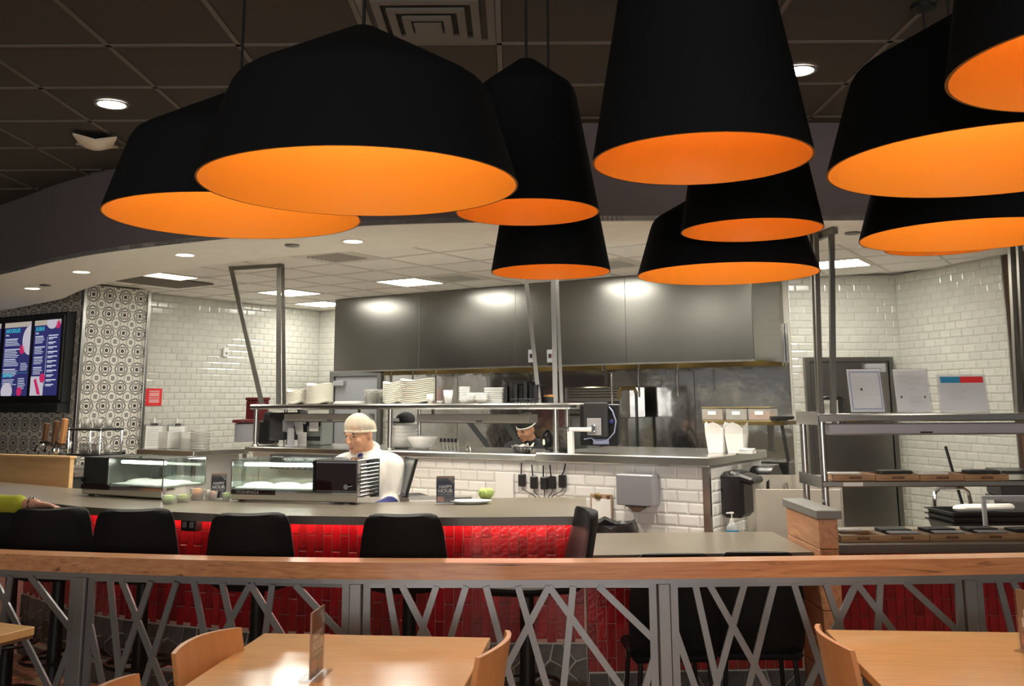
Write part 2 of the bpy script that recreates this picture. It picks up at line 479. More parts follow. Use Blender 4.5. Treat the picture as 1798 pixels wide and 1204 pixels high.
def bevel_tile(w, h, d, b, m):
    g = G(); x, z = w/2, h/2
    v = [(-x, 0, -z), (x, 0, -z), (x, 0, z), (-x, 0, z), (-x, -d*.45, -z), (x, -d*.45, -z), (x, -d*.45, z), (-x, -d*.45, z),
         (-x+b, -d, -z+b), (x-b, -d, -z+b), (x-b, -d, z-b), (-x+b, -d, z-b)]
    f = [(3, 2, 1, 0), (8, 9, 10, 11)] + [(i, (i+1) % 4, 4+(i+1) % 4, 4+i) for i in range(4)] + [(4+i, 4+(i+1) % 4, 8+(i+1) % 4, 8+i) for i in range(4)]
    g.add(v, f); me = g.mesh('tile'); me.materials.append(MATS[m]); return me, g
def tile_field(parent, A, B, z0, z1, tw, th, m, vis, depth=.008, bev=.012, limit=300, bond=.5, skip=None, name='tile'):
    """running-bond tiles on the vertical face A->B (front face to the right-hand side of the viewer); the largest in view are objects of their own"""
    A = Vector((A[0], A[1], 0)); B = Vector((B[0], B[1], 0)); d = (B-A); Ln = d.length; d.normalize(); ang = math.atan2(d.y, d.x)
    gap = .003; rows = int((z1-z0)/th + .999); cells = []
    for r in range(rows):
        za = z1 - (r+1)*th; zb = za + th
        if za < z0: za = z0
        if zb - za < .02: continue
        off = (bond*tw if r % 2 else 0); x = -off
        while x < Ln - .01:
            a, b = max(0, x), min(Ln, x+tw); x += tw
            if b - a < .02: continue
            if skip and skip((a+b)/2, (za+zb)/2): continue
            c = A + d*((a+b)/2); c.z = (za+zb)/2; pp = proj(c)
            inv = vis[0] < pp[0] < vis[2] and vis[1] < pp[1] < vis[3]
            cells.append((not inv, (c).length, a, b, za, zb, c))
    cells.sort(key=lambda t: t[:2]); full, gfull = bevel_tile(tw-gap, th-gap, depth, bev, m); rest = G(); cache = {}
    for i, (nv, ds, a, b, za, zb, c) in enumerate(cells):
        wv, hv = b-a-gap, zb-za-gap; key = (round(wv, 3), round(hv, 3))
        isf = abs(wv-tw+gap) < .002 and abs(hv-th+gap) < .002
        if not nv and i < limit:
            if isf: me = full
            else:
                if key not in cache: cache[key] = bevel_tile(wv, hv, depth, min(bev, wv*.3, hv*.3), m)[0]
                me = cache[key]
            part(name, me, None, parent, loc=c, rot=(0, 0, ang))
        else:
            _, gg = (full, gfull) if isf else (None, None)
            if gg is None:
                gg = G(); bb = min(bev, wv*.3, hv*.3); xx, zz = wv/2, hv/2
                gg.add([(-xx, 0, -zz), (xx, 0, -zz), (xx, 0, zz), (-xx, 0, zz), (-xx+bb, -depth, -zz+bb), (xx-bb, -depth, -zz+bb), (xx-bb, -depth, zz-bb), (-xx+bb, -depth, zz-bb)],
                       [(4, 5, 6, 7)] + [(k, (k+1) % 4, 4+(k+1) % 4, 4+k) for k in range(4)])
            Mx = Matrix.Translation(c) @ Matrix.Rotation(ang, 4, 'Z')
            rest.add([Mx @ Vector(p) for p in gg.v], gg.f)
    if rest.v: part('tile_field', rest, m, parent, kind='stuff')
def slab_wall(name, A, B, z0, z1, t, m):
    A = Vector((A[0], A[1], 0)); B = Vector((B[0], B[1], 0)); d = (B-A).normalized(); n = Vector((-d.y, d.x, 0))*t
    return struct(name, G().prism([A[:2], B[:2], (B+n)[:2], (A+n)[:2]], z0, z1), m)

# ================================================================= THE SETTING
# ---- floor
floor = struct('floor', G().box(-9, 8, -6.5, 16, -.12, 0), 'floor_grout')
fx0, fy0 = -4.6, 4.9
for i, (s_, poly) in enumerate(voronoi(3.9, 2.6, .2, 3)):
    pl = shrink(poly, .012); cx = sum(p[0] for p in pl)/len(pl); cy = sum(p[1] for p in pl)/len(pl)
    part('stone', G().prism([(p[0]-cx, p[1]-cy) for p in pl], -.001, .004+R.uniform(0, .003)), 'stone_floor', floor, loc=(fx0+cx, fy0+cy, 0))
rest = G()
for x0, y0, w_, h_ in ((-9, 2, 4.4, 7), (-.7, 2, 8.7, 3.5), (-4.6, 2, 3.9, 2.9), (-4.6, -3, 9, 5)):
    for s_, poly in voronoi(w_, h_, .22, int(w_*7+h_)):
        rest.prism([(p[0]+x0, p[1]+y0) for p in shrink(poly, .012)], -.001, .004)
part('stone_field', rest, 'stone_floor', floor, kind='stuff')
kfl = struct('floor_kitchen', G().prism([(-4.2, 8.3), (.45, 6.5), (6, 6.3), (6, 16), (-6, 16)], .005, .012), mat('quarry_tile', (.5, .45, .39), .5, var=.15))

# ---- unseen street front behind the camera; window added to go with the fill lamp
wf = struct('wall_front', G().box(-8, 8, -6.4, -6.2, 0, .7).box(-8, 8, -6.4, -6.2, 2.9, HD+.1).box(-8, -3.6, -6.4, -6.2, .7, 2.9).box(3.6, 8, -6.4, -6.2, .7, 2.9), 'white_paint')
w1 = thing('window_1', 'added unseen shop window', 'window', (0, -6.3, .7)); w1['kind'] = 'structure'; del w1['category']
for k in range(5): part('window_frame', G().box(-3.6+k*1.78, -3.52+k*1.78, -.05, .05, 0, 2.2), 'plastic_matte', w1)
part('pane', G().box(-3.6, 3.6, -.004, .004, 0, 2.2), 'clear_glass', w1)

# ---- soffit curve (plan): dark fascia above the bar
SOF = crom([(-6.2, 9.6), (-4.23, 7.92), (-3.45, 7.2), (-2.75, 6.68), (-1.85, 6.2), (-.88, 5.76), (.3, 5.65), (1.9, 5.67), (3.4, 5.69), (6, 5.7)], 8)
sp = Path(SOF)
fas = ribbon(sp.p, HS, HD+.05, sp.offset(.12))
soffit = struct('wall_soffit', fas, 'soffit_paint', angle=.6)
INNER = crom([(6, 6.62), (3.4, 6.58), (2.27, 6.55), (.73, 6.46), (-.09, 6.43), (-.78, 6.62), (-1.9, 7.12), (-3.55, 8.44), (-4.55, 9.75)], 6)
LW0 = Vector((-4.72, 10.55, 0))
under = G()
poly = [(p.x, p.y) for p in sp.p] + [(p[0], p[1]) for p in [(v.x, v.y) for v in INNER]] + [(-5.9, 11.1), (-7.5, 12.2)]
under.prism(poly, HS-.004, HS+.03)
struct('ceiling_soffit', under, 'white_paint')
rib = ribbon([Vector(v) for v in INNER], HS+.03, HK+.1, [Vector(v)+Vector((0, -.05, 0)) for v in INNER])
struct('trim_soffit_riser', rib, 'white_paint')

# ---- dining ceiling: suspended grid of dark tiles
ceil = struct('ceiling', G().box(-9, 8, -6.5, 10, HD+.03, HD+.12), 'ceil_dark')
T = .61; gx0, gy0 = -1.885, 4.315
def front_of_soffit(x, y):
    p = min(sp.p, key=lambda q: abs(q.x-x)); return y < p.y
tme = G().box(-T/2+.012, T/2-.012, -T/2+.012, T/2-.012, .003, .03, .004).mesh('ceiling_tile'); tme.materials.append(MATS['ceil_dark'])
DL = [(-2.232, 5.204), (1.46, 4.708)]
for i in range(-8, 9):
    for j in range(-6, 7):
        x, y = gx0+(i+.5)*T, gy0+(j+.5)*T
        if not front_of_soffit(x, y-T/2) or (i, j) == (2, -1): continue
        if y < 1: continue
        part('ceiling_tile', tme, None, ceil, loc=(x, y, HD))
for i in range(-8, 10):
    x = gx0+i*T; ye = min(sp.p, key=lambda q: abs(q.x-x)).y
    part('grid_bar', G().box(-.012, .012, 0, ye-.6, -.003, .02), 'ceil_dark_bar', ceil, loc=(x, .6, HD))
for j in range(-6, 7):
    y = gy0+j*T
    cand = [q.x for q in sp.p if q.y < y]
    g = G()
    if y < 5.6: g.box(-6.7, 3.6, -.012, .012, -.003, .02)
    else:
        lim = [q.x for q in sp.p if q.y > y]
        g.box(-6.7, max(lim) if lim else -6.6, -.012, .012, -.003, .02)
    part('grid_bar', g, 'ceil_dark_bar', ceil, loc=(0, y, HD))
# square diffuser in the dining ceiling
vx, vy = gx0+2.5*T, gy0-.5*T
dv = thing('ceiling_diffuser', 'dark square louvred air diffuser in the dining ceiling', 'air vent', (vx, vy, HD))
for k, (a, z) in enumerate(((.29, -.004), (.225, -.02), (.165, -.032), (.105, -.042))):
    g = G(); b = a-.035
    for (x0, x1, y0, y1) in ((-a, a, -a, -b), (-a, a, b, a), (-a, -b, -b, b), (b, a, -b, b)): g.box(x0, x1, y0, y1, z, z+.012)
    part('louvre', g, 'ceil_dark_bar', dv)
part('plate', G().box(-.06, .06, -.06, .06, -.05, -.042, .003), 'ceil_dark_bar', dv)
part('duct', G().box(-.3, .3, -.3, .3, .006, .028), 'vent_dark', dv)
# dining downlights
def downlight(x, y, z, r, glow, label, en, grp, spot=1.9, col=(1, .9, .75)):
    t = thing('downlight', label, 'ceiling light', (x, y, z), 0, grp)
    smooth_part('trim_ring', G().shell([(r, -.004), (r*1.18, -.006), (r*1.2, 0), (r, .004)], 24), 'white_paint' if glow == 'small_downlight' else 'ceil_dark_bar', t)
    part('lens', G().lathe([(r, -.002), (r*.6, -.006), (0, -.008)], 24), glow, t)
    l = bpy.data.lights.new('downlight_beam', 'SPOT'); l.energy = en; l.color = col; l.spot_size = spot; l.spot_blend = .6; l.shadow_soft_size = r
    o = bpy.data.objects.new('downlight_beam', l); C.objects.link(o); o.parent = t; o.location = (0, 0, -.03)
    return t
downlight(-2.232, 5.204, HD-.004, .075, 'downlight_glow', 'bright downlight in the dark ceiling at the left', 25, 'dining downlights')
downlight(1.46, 4.708, HD-.004, .075, 'downlight_glow', 'bright downlight in the dark ceiling beside the tall lampshade', 25, 'dining downlights')
# white curved ceiling speaker
sx, sy = -2.60, 5.87
spk = thing('ceiling_beacon', 'small cream curved four-cornered fitting under the dark ceiling at the left', 'ceiling fitting', (sx, sy, HD), .35)
g = G(); n = 12; v = []; f = []
for i in range(n+1):
    for j in range(n+1):
        a, b = -1+2*i/n, -1+2*j/n; q = 1-.22*(1-abs(a*b))
        v.append((a*.125*q, b*.125*q, -.055-.035*(1-a*a)*(1-b*b)+.02*abs(a*b)))
for i in range(n):
    for j in range(n): f.append((i*(n+1)+j, i*(n+1)+j+1, (i+1)*(n+1)+j+1, (i+1)*(n+1)+j))
v2 = [(p[0], p[1], p[2]+.012) for p in v]; m_ = len(v)
f2 = [tuple(k+m_ for k in reversed(q)) for q in f]
edge = [i*(n+1) for i in range(n+1)] + [n*(n+1)+j for j in range(1, n+1)] + [i*(n+1)+n for i in range(n-1, -1, -1)] + [j for j in range(n-1, 0, -1)]
f3 = [(edge[k], edge[(k+1) % len(edge)], edge[(k+1) % len(edge)]+m_, edge[k]+m_) for k in range(len(edge))]
g.add(v+v2, f+f2+f3); smooth_part('cover', g, mat('cream_plastic', (.72, .60, .48), .3), spk)
smooth_part('stem', G().lathe([(.06, -.06), (.06, 0)], 16), 'lamp_black', spk)

# ---- soffit downlights and sprinkler caps
for i, (px, py) in enumerate(((57, 505), (143, 476), (325, 446), (620, 422), (960, 404), (1300, 402), (1690, 400))):  # last three downlights are unseen, added to brighten the pass wall and notices
    p = atz(px, py, HS)
    downlight(p.x, p.y, HS-.005, .062, 'small_downlight', ['small round downlight under the white soffit nearest the menu screens', 'small round downlight under the white soffit, second from the menu screens', 'small round downlight under the white soffit between the bright panel and the left lampshades', 'small round downlight under the white soffit below the widest lampshade', 'added unseen downlight under the white soffit behind the central narrow lampshades', 'added unseen downlight under the white soffit behind the lampshades right of centre', 'added unseen downlight under the white soffit behind the lampshades at the right edge'][i], (18, 26, 36, 46, 46, 42, 44)[i], 'soffit downlights', 2.5)
for i, (px, py) in enumerate(((1497, 407), (513, 429), (80, 499))):
    p = atz(px, py, HS)
    o = smooth_part('sprinkler_cap', G().lathe([(.05, -.006), (.042, -.012), (0, -.013)], 20), 'steel_dark', None, loc=(p.x, p.y, HS-.004))
    tag(o, ['round dark sprinkler cap under the soffit at the right', 'round dark sprinkler cap under the soffit below the left lampshades', 'round dark sprinkler cap beside the leftmost soffit downlight'][i], 'sprinkler cap', 'sprinkler caps')

# ---- kitchen ceiling (grid square to the pass)
kce = struct('ceiling_kitchen', G().prism([(-6.6, 12.2), (-5.2, 9.5), (-1.9, 6.9), (0, 6.35), (6, 6.4), (6, 9), (3.6, 13), (-2, 16)], HK+.03, HK+.1), 'ceil_white')
O0 = Vector((-1.12, 10.543, 0))          # centre of one light panel fixes the grid
def cell(x, y):
    d = Vector((x, y, 0)) - O0; return round(d.dot(E1)/T), round(d.dot(E2)/T)
def cpos(i, j): return O0 + E1*(i*T) + E2*(j*T)
troffers = {}
for p in ((-3.603, 9.811), (-2.676, 11.474), (-2.647, 12.833), (-1.12, 10.543), (3.164, 9.173), (.55, 9.6), (1.75, 8.6), (-2.2, 8.25), (-.75, 7.45), (.5, 7.0), (1.7, 6.9), (2.8, 6.9)): troffers[cell(*p)] = p
vents = {}
for p in ((-1.549, 8.561), (-.599, 10.172), (.984, 9.165), (-3.0, 9.2)): vents[cell(*p)] = p
kt = G().box(-T/2+.008, T/2-.008, -T/2+.008, T/2-.008, .002, .028, .004).mesh('ceiling_tile'); kt.materials.append(MATS['ceil_white'])
def in_kitchen(p):
    if p.y > BACK + SL*p.x + .3: return False
    if p.y > 18.2 + 1.575*p.x + .3: return False
    if p.y > 10.6 and p.x > 2.6: return False
    if p.x > 4.9 or p.x > (28.8-p.y)/4.45 + .35: return False
    q = min(INNER, key=lambda k: abs(k.x-p.x)); return p.y > q.y - .35
cnt = 0
for i in range(-12, 12):
    for j in range(-9, 9):
        p = cpos(i, j)
        if (i, j) in troffers or (i, j) in vents or not in_kitchen(p): continue
        part('ceiling_tile', kt, None, kce, loc=(p.x, p.y, HK), rot=(0, 0, KA))
g = G()
for i in range(-12, 13):
    a = O0 + E1*((i-.5)*T); s0 = None
    js = [j for j in range(-9, 10) if in_kitchen(cpos(i, j)) or in_kitchen(cpos(i-1, j))]
    if js:
        M_ = Matrix.Translation(Vector((a.x, a.y, HK))) @ Matrix.Rotation(KA, 4, 'Z'); part('grid_bar', G().box(-.012, .012, (min(js)-.5)*T, (max(js)+.5)*T, -.004, .02, 0, M_), 'ceil_white_bar', kce)
for j in range(-9, 10):
    a = O0 + E2*((j-.5)*T)
    is_ = [i for i in range(-12, 13) if in_kitchen(cpos(i, j)) or in_kitchen(cpos(i, j-1))]
    if is_:
        M_ = Matrix.Translation(Vector((a.x, a.y, HK))) @ Matrix.Rotation(KA, 4, 'Z'); part('grid_bar', G().box((min(is_)-.5)*T, (max(is_)+.5)*T, -.012, .012, -.004, .02, 0, M_), 'ceil_white_bar', kce)
tl = ['glowing square ceiling light beside the patterned tile column', 'glowing square ceiling light seen behind the left pair of slanting struts', 'glowing square ceiling light in the far left corner of the kitchen', 'glowing square ceiling light in front of the dark steel hood', 'glowing square ceiling light above the steel door', 'glowing square kitchen ceiling light mostly hidden by the lampshades, over the cook', 'glowing square kitchen ceiling light hidden by the wide low lampshade', 'glowing square kitchen ceiling light hidden above the soffit over the left sushi case', 'glowing square kitchen ceiling light hidden above the soffit over the chef', 'glowing square kitchen ceiling light hidden above the soffit over the bar end', 'glowing square kitchen ceiling light hidden above the soffit over the service passage', 'glowing square kitchen ceiling light hidden above the soffit over the pick-up shelf']
for k, ((i, j), p) in enumerate(troffers.items()):
    c = cpos(i, j); t = thing('light_panel', tl[k], 'ceiling light', (c.x, c.y, HK), KA, 'square kitchen ceiling lights')
    a = T/2-.012; b = a-.035; g = G()
    for (x0, x1, y0, y1) in ((-a, a, -a, -b), (-a, a, b, a), (-a, -b, -b, b), (b, a, -b, b)): g.box(x0, x1, y0, y1, -.008, .02)
    part('frame', g, 'ceil_white_bar', t); part('diffuser', G().box(-b, b, -b, b, -.004, .01), 'troffer_light', t)
vl = ['slatted square air vent in the kitchen ceiling right of the pale soffit', 'slatted square air vent beside the bright ceiling light at the hood', 'slatted square air vent seen right of the lowest narrow lampshade', 'slatted square air vent above the left struts']
for k, ((i, j), p) in enumerate(vents.items()):
    c = cpos(i, j); t = thing('air_vent', vl[k], 'air vent', (c.x, c.y, HK), KA, 'kitchen air vents')
    a = T/2-.012; b = .2; g = G()
    for (x0, x1, y0, y1) in ((-a, a, -a, -b), (-a, a, b, a), (-a, -b, -b, b), (b, a, -b, b)): g.box(x0, x1, y0, y1, -.004, .02)
    part('frame', g, 'ceil_white_bar', t); part('duct', G().box(-b, b, -b, b, .012, .02), 'vent_dark', t)
    for q in range(7): part('slat', G().box(-b, b, -.006, .006, -.012, .006, 0, Matrix.Translation((0, -b+.03+q*.057, 0)) @ Matrix.Rotation(.6, 4, 'X')), 'vent_grey', t)
p = Vector((-3.86, 10.2, 0))
o = part('ceiling_panel', G().box(-.3, .3, -.62, .62, -.012, .001, .003), 'brown_panel', None, loc=(p.x, p.y, HK-.006), rot=(0, 0, KA)); tag(o, 'dark brown flat panel in the white kitchen ceiling beside the first light', 'ceiling panel')

# ---- kitchen walls
LC = Vector((-2.76, 13.85, 0))                         # far left corner
LA = LC - E2*3.3
wl = slab_wall('wall_left', LA, LC, 0, HK, .15, 'grout')
tile_field(wl, LA, LC, .9, HK-.01, .155, .0775, 'tile_cream', (255, 510, 590, 800))
BR = LC + E1*6.73
wb = slab_wall('wall_back', LC, BR, 0, HK, .15, 'grout')
tile_field(wb, LC, LC+E1*1.45, .9, HK-.01, .155, .0775, 'tile_cream', (560, 540, 700, 800), skip=lambda s, z: .27 < s < 1.2 and z < 2.12)
RBY = 10.24
wr = slab_wall('wall_back_right', (2.925, RBY), (4.09, RBY), 0, HK, .12, 'grout')
tile_field(wr, (2.925, RBY), (4.075, RBY), .3, HK-.01, .155, .0775, 'tile_cream', (1385, 485, 1580, 960), skip=lambda s, z: .1 < s < 1.06 and z < 2.16)
rd = Vector((1, -3.54, 0)).normalized(); RA = Vector((4.075, RBY, 0)); RBp = RA + rd*1.53
wri = slab_wall('wall_right', RA, RBp, 0, HK, .15, 'grout')
tile_field(wri, RA, RBp, .3, HK-.01, .155, .0775, 'tile_cream', (1560, 430, 1798, 960))
struct('wall_dining_right', G().box(5.3, 5.45, 4.2, 9.2, 0, HD), 'brown_wall')
struct('wall_dining_left', G().box(-7.6, -7.45, 5.2, 12.4, 0, HD), 'soffit_paint')
be = slab_wall('wall_right_end', RBp+rd*.005, RBp+rd*1.2, 0, HK, .3, 'brown_wall')
part('corner_strip', G().box(-.012, .012, -.012, .012, 0, HK), 'steel', wri, loc=(RBp.x-.012, RBp.y, 0))
# printed cement tiles: corner pier and menu wall
CP = Vector((-4.62, 10.42, 0))
pw = CP + E2*.80
def printed_wall(name, A, B, z0, z1, vis):
    A = Vector(A); B = Vector(B); s = slab_wall(name, A, B, 0, z1, .14, 'grout'); d = (B-A); L_ = d.length; d.normalize(); ang = math.atan2(d.y, d.x)
    t = .2; n = max(1, round(L_/t)); tw = L_/n; me = bpy.data.meshes.new('tile'); h = .2
    x, z = tw/2-.0008, h/2-.0008
    me.from_pydata([(-x, 0, -z), (x, 0, -z), (x, 0, z), (-x, 0, z), (-x, -.008, -z), (x, -.008, -z), (x, -.008, z), (-x, -.008, z)], [], [(3, 2, 1, 0), (4, 5, 6, 7), (0, 1, 5, 4), (1, 2, 6, 5), (2, 3, 7, 6), (3, 0, 4, 7)])
    uv = me.uv_layers.new(name='UVMap')
    for lp in me.loops:
        c = me.vertices[lp.vertex_index].co; uv.data[lp.index].uv = ((c.x+x)/(2*x), (c.z+z)/(2*z))
    me.materials.append(MATS['printed_tile'])
    r = 0
    while z1-(r+1)*h > z0-.05:
        for i in range(n):
            c = A + d*((i+.5)*tw); part('tile', me, None, s, loc=(c.x, c.y, z1-(r+.5)*h), rot=(0, 0, ang))
        r += 1
    return s
pier = printed_wall('wall_pier', CP, pw, .8, HK-.02, None)
for q in (CP-E2*.01, pw):
    part('edge_strip', G().box(-.02, .02, -.035, .012, .3, HK-.02, .003), 'steel', pier, loc=(q.x, q.y, 0), rot=(0, 0, KA+PI/2))
ML = CP - E1*3.2
wm = printed_wall('wall_menu', ML, CP-E1*.03, 1.0, HK-.02, None)
# steel splashback, doors
s0 = (kp(690, 700, 0, BACK) - LC).dot(E1)
sb = struct('trim_splashback', G().box(0, 1, 0, 1, 0, 1), 'steel_wall'); bpy.data.objects.remove(sb)
L_ = 6.72 - s0; n = 5
wbm = wb
for i in range(n):
    a, b = s0 + L_*i/n, s0 + L_*(i+1)/n - .004
    c = LC + E1*a
    part('steel_panel', G().box(0, b-a, -.012, 0, .6, 2.5, .002), 'steel_wall', wb, loc=(c.x, c.y, 0), rot=(0, 0, KA))
# far left door under the hood
dp = LC + E1*.28
d1 = thing('door_1', 'grey steel door far left below the hood', 'door', (dp.x, dp.y, 0), KA); d1['kind'] = 'structure'
del d1['category']
part('door_leaf', G().box(.08, .85, -.03, 0, .02, 2.05, .003), mat('door_grey', (.36, .37, .40), .45, .3), d1)
g = G().box(0, .07, -.06, .0, 0, 2.13).box(.86, .93, -.06, 0, 0, 2.13).box(.07, .86, -.06, 0, 2.06, 2.13)
part('door_frame', g, mat('frame_dark', (.12, .12, .12), .5), d1)
part('door_closer', G().box(.09, .28, -.09, -.03, 1.93, 2.0, .004), 'plastic_grey', d1)
# walk-in steel door at the right
x0 = 3.045; x1 = 3.965
d2 = thing('door_2', 'steel kitchen door', 'door', (x0, RBY-.004, 0)); d2['kind'] = 'structure'; del d2['category']
W_ = x1-x0
part('door_leaf', G().box(.05, W_-.05, -.05, 0, .03, 2.09, .004), 'steel_door', d2)
g = G().box(0, .045, -.07, .0, 0, 2.14).box(W_-.045, W_, -.07, 0, 0, 2.14).box(.045, W_-.045, -.07, 0, 2.1, 2.14)
part('door_frame', g, 'steel_dark', d2)
part('door_closer', G().box(.62, .82, -.12, -.05, 1.98, 2.07, .006), 'plastic_grey', d2)
def rrect(cx, cz, w_, h_, y, r=.04):
    out = []
    for (sx, sz, a0) in ((1, 1, 0), (-1, 1, PI/2), (-1, -1, PI), (1, -1, 1.5*PI)):
        for k in range(5):
            a = a0+PI/2*k/4; out.append((cx+sx*(w_/2-r)+r*math.cos(a), y, cz+sz*(h_/2-r)+r*math.sin(a)))
    return out
smooth_part('door_handle', G().tube(rrect(.245, 1.55, .21, .36, -.12), .016, 8, True), 'plastic_black', d2)
part('handle_plate', G().box(.17, .32, -.058, -.05, 1.4, 1.7), 'tile_cream', d2)

# ---- white tiled pass wall
PL, PR = kp(442, 850), kp(1243, 850)
PLn = (PR-PL).length
wp = slab_wall('wall_pass', PL, PR, 0, 1.27, .16, 'grout')
PL2 = kp(560, 850)
tile_field(wp, PL2, PR, .35, 1.265, .155, .0775, 'tile_white', (680, 795, 1250, 960))
PE = PR + E2*1.05
we = slab_wall('wall_pass_end', PR+E1*.012, PE+E1*.012, 0, 1.27, .17, 'grout')
tile_field(we, PR+E1*.013+E2*.02, PE+E1*.013, .35, 1.26, .155, .0775, 'tile_white', (1240, 790, 1400, 960))
part('corner_strip', G().box(-.03, .02, -.02, .008, .35, 1.265), 'steel', we, loc=(PR.x, PR.y, 0), rot=(0, 0, KA))

# ================================================================= BAR AND COUNTERS
ZB = 1.09
FRONT = Path(crom([(-3.47, 7.14), (-3.448, 7.12), (-2.622, 6.396), (-1.504, 5.90), (-.55, 5.67), (-.103, 5.622), (.40, 5.611)], 8))
EDGE = crom([(-4.1, 7.35), (-3.55, 6.85), (-2.677, 6.089), (-1.74, 5.646), (-1.227, 5.51), (-.404, 5.392), (.40, 5.40)], 8)
BACKE = crom([(.47, 6.47), (-.1, 6.44), (-.7, 6.22), (-1.3, 6.25), (-2.2, 6.70), (-3.24, 7.35), (-4.4, 8.2)], 6)
bar = thing('sushi_bar', 'long curved sushi bar with grey stone top, glossy red tile front and dark stone base', 'bar counter')
def top_slab(pts, z0, z1, name, parent):
    g = G().prism(pts, z0, z1); me = g.mesh(name); me.materials.append(MATS['quartz']); me.materials.append(MATS['quartz_edge'])
    for p in me.polygons:
        if abs(p.normal.z) < .5: p.material_index = 1
    return part(name, me, None, parent)
top_slab([(p.x, p.y) for p in EDGE] + [(p.x, p.y) for p in BACKE], ZB-.045, ZB, 'countertop', bar)
core = FRONT.offset(.35)
part('core', ribbon(FRONT.p, 0, ZB-.046, core), 'grout_red', bar)
def clad(parent, path, d0, d1, zs, ztop, seed, vis):
    """red vertical tiles above an irregular stone base, following the front"""
    tw, th = .0515, .178; n = int((d1-d0)/tw); lst = []
    for i in range(n):
        p, a = path.at(d0+(i+.5)*tw); z = ztop + (th/2 if i % 2 else 0)
        while z > zs+.01:
            b, t = max(zs, z-th), min(ztop, z); z -= th
            if t-b < .02: continue
            q = proj((p.x, p.y, (t+b)/2)); lst.append((not (vis[0] < q[0] < vis[1]), p.length, p, a, b, t))
    lst.sort(key=lambda k: k[:2]); cache = {}; rest = G()
    for k, (nv, _, p, a, b, t) in enumerate(lst):
        h = round(t-b, 3)
        if k < 300:
            if h not in cache:
                cache[h] = G().box(-tw/2+.0015, tw/2-.0015, -.007, .002, -h/2+.0015, h/2-.0015, .0025).mesh('tile'); cache[h].materials.append(MATS['tile_red'])
            part('tile', cache[h], None, parent, loc=(p.x, p.y, (t+b)/2), rot=(R.uniform(-.012, .012), 0, a+R.uniform(-.012, .012)))
        else: rest.box(-tw/2+.0015, tw/2-.0015, -.007, .002, -h/2+.0015, h/2-.0015, 0, Matrix.Translation((p.x, p.y, (t+b)/2)) @ Matrix.Rotation(a, 4, 'Z'))
    if rest.v: part('tile_field', rest, 'tile_red', parent, kind='stuff')
    base = G(); m = 30
    P0 = [path.at(d0+(d1-d0)*k/m) for k in range(m+1)]
    base = ribbon([p - Vector((-math.sin(a), math.cos(a), 0))*.006 for p, a in P0], 0, zs, [p + Vector((-math.sin(a), math.cos(a), 0))*.02 for p, a in P0])
    part('stone_bed', base, 'stone_grout', parent)
    for s_, poly in voronoi(d1-d0, zs-.01, .105, seed):
        pl = shrink(poly, .006); cx = sum(q[0] for q in pl)/len(pl); cy = sum(q[1] for q in pl)/len(pl); p, a = path.at(d0+cx)
        g = G().prism([(q[0]-cx, q[1]-cy) for q in pl], 0, .006+R.uniform(0, .006)); g.v = [(x, -z-.005, y) for x, y, z in g.v]
        part('stone', g, 'stone_dark', parent, loc=(p.x, p.y, cy+.005), rot=(0, 0, a))
d40 = FRONT.at_px(36, .6)
clad(bar, FRONT, d40, FRONT.len, .40, ZB-.05, 5, (30, 1060))
# glowing strip under the counter edge
led = FRONT.offset(-.06)
part('led_strip', ribbon([p for p in led if p.x > -3.3], ZB-.058, ZB-.046, [q for q, p in zip(FRONT.offset(-.045), led) if p.x > -3.3]), 'led_red', bar)
# foot rail and its brackets
fr = [Vector((p.x, p.y, .2)) for p in FRONT.offset(-.17) if p.x > -3.5]
smooth_part('foot_rail', G().tube(fr, .022, 8), 'steel', bar)
for k in range(4, len(fr)-2, 8): part('rail_bracket', G().tube([fr[k], fr[k]+Vector((.03, .17, 0))], .012, 6), 'steel_dark', bar)
# plug boxes below the counter
for px in (148, 368):
    d = FRONT.at_px(px, 1.02); p, a = FRONT.at(d); q = p - Vector((-math.sin(a), math.cos(a), 0))*.16
    t = thing('socket_box', ['black twin socket box under the counter left of the second stool', 'black twin socket box under the counter beside the third stool'][px > 200], 'socket', (q.x, q.y, ZB-.047), a, 'counter socket boxes')
    hs = part('housing', G().box(-.055, .055, -.03, .03, -.075, 0, .006), 'plastic_black', t)
    for k in (-.025, .025): part('socket', G().box(k-.015, k+.015, -.033, -.029, -.055, -.02, .002), 'plastic_grey', hs)
# wood end panel at the far left of the bar
p, a = FRONT.at(d40-.01)
t = thing('wood_end_panel', 'warm plank panel closing the left end of the bar front', 'wood panel', (p.x, p.y, 0), a)
for k in range(6): part('plank', G().box(-.9, 0, -.03, .02, .02+k*.17, .02+k*.17+.166, .003), 'pony_wood', t)

# lower counter, pony wall and pick-up counter to the right
low = thing('low_counter', 'lower grey stone counter with red tile front right of the sushi bar', 'counter')
top_slab([(.40, 5.32), (1.60, 5.39), (1.60, 6.22), (.445, 6.19)], .857, .90, 'countertop', low)
LP = Path([(.405, 5.613), (1.60, 5.66)])
part('core', ribbon([Vector((.405, 5.613, 0)), Vector((1.6, 5.66, 0))], 0, .856, [Vector((.41, 6.15, 0)), Vector((1.6, 6.17, 0))]), 'grout_red', low)
clad(low, LP, 0, LP.len, .247, .85, 11, (1000, 1460))
pony = thing('pony_wall', 'short wood-clad divider wall with a grey stone cap', 'divider wall', (1.655, 5.58, 0))
part('cap', G().box(-.065, .065, -.33, .33, 1.085, 1.13, .004), mat('cap_stone', (.17, .165, .155), .45, var=.05), pony)
for k in range(7): part('plank', G().box(-.05, .05, -.30, .31, .01+k*.1535, .01+k*.1535+.15, .003), 'pony_wood', pony)
pick = thing('pickup_counter', 'long grey pick-up counter with red tile front at the right', 'counter')
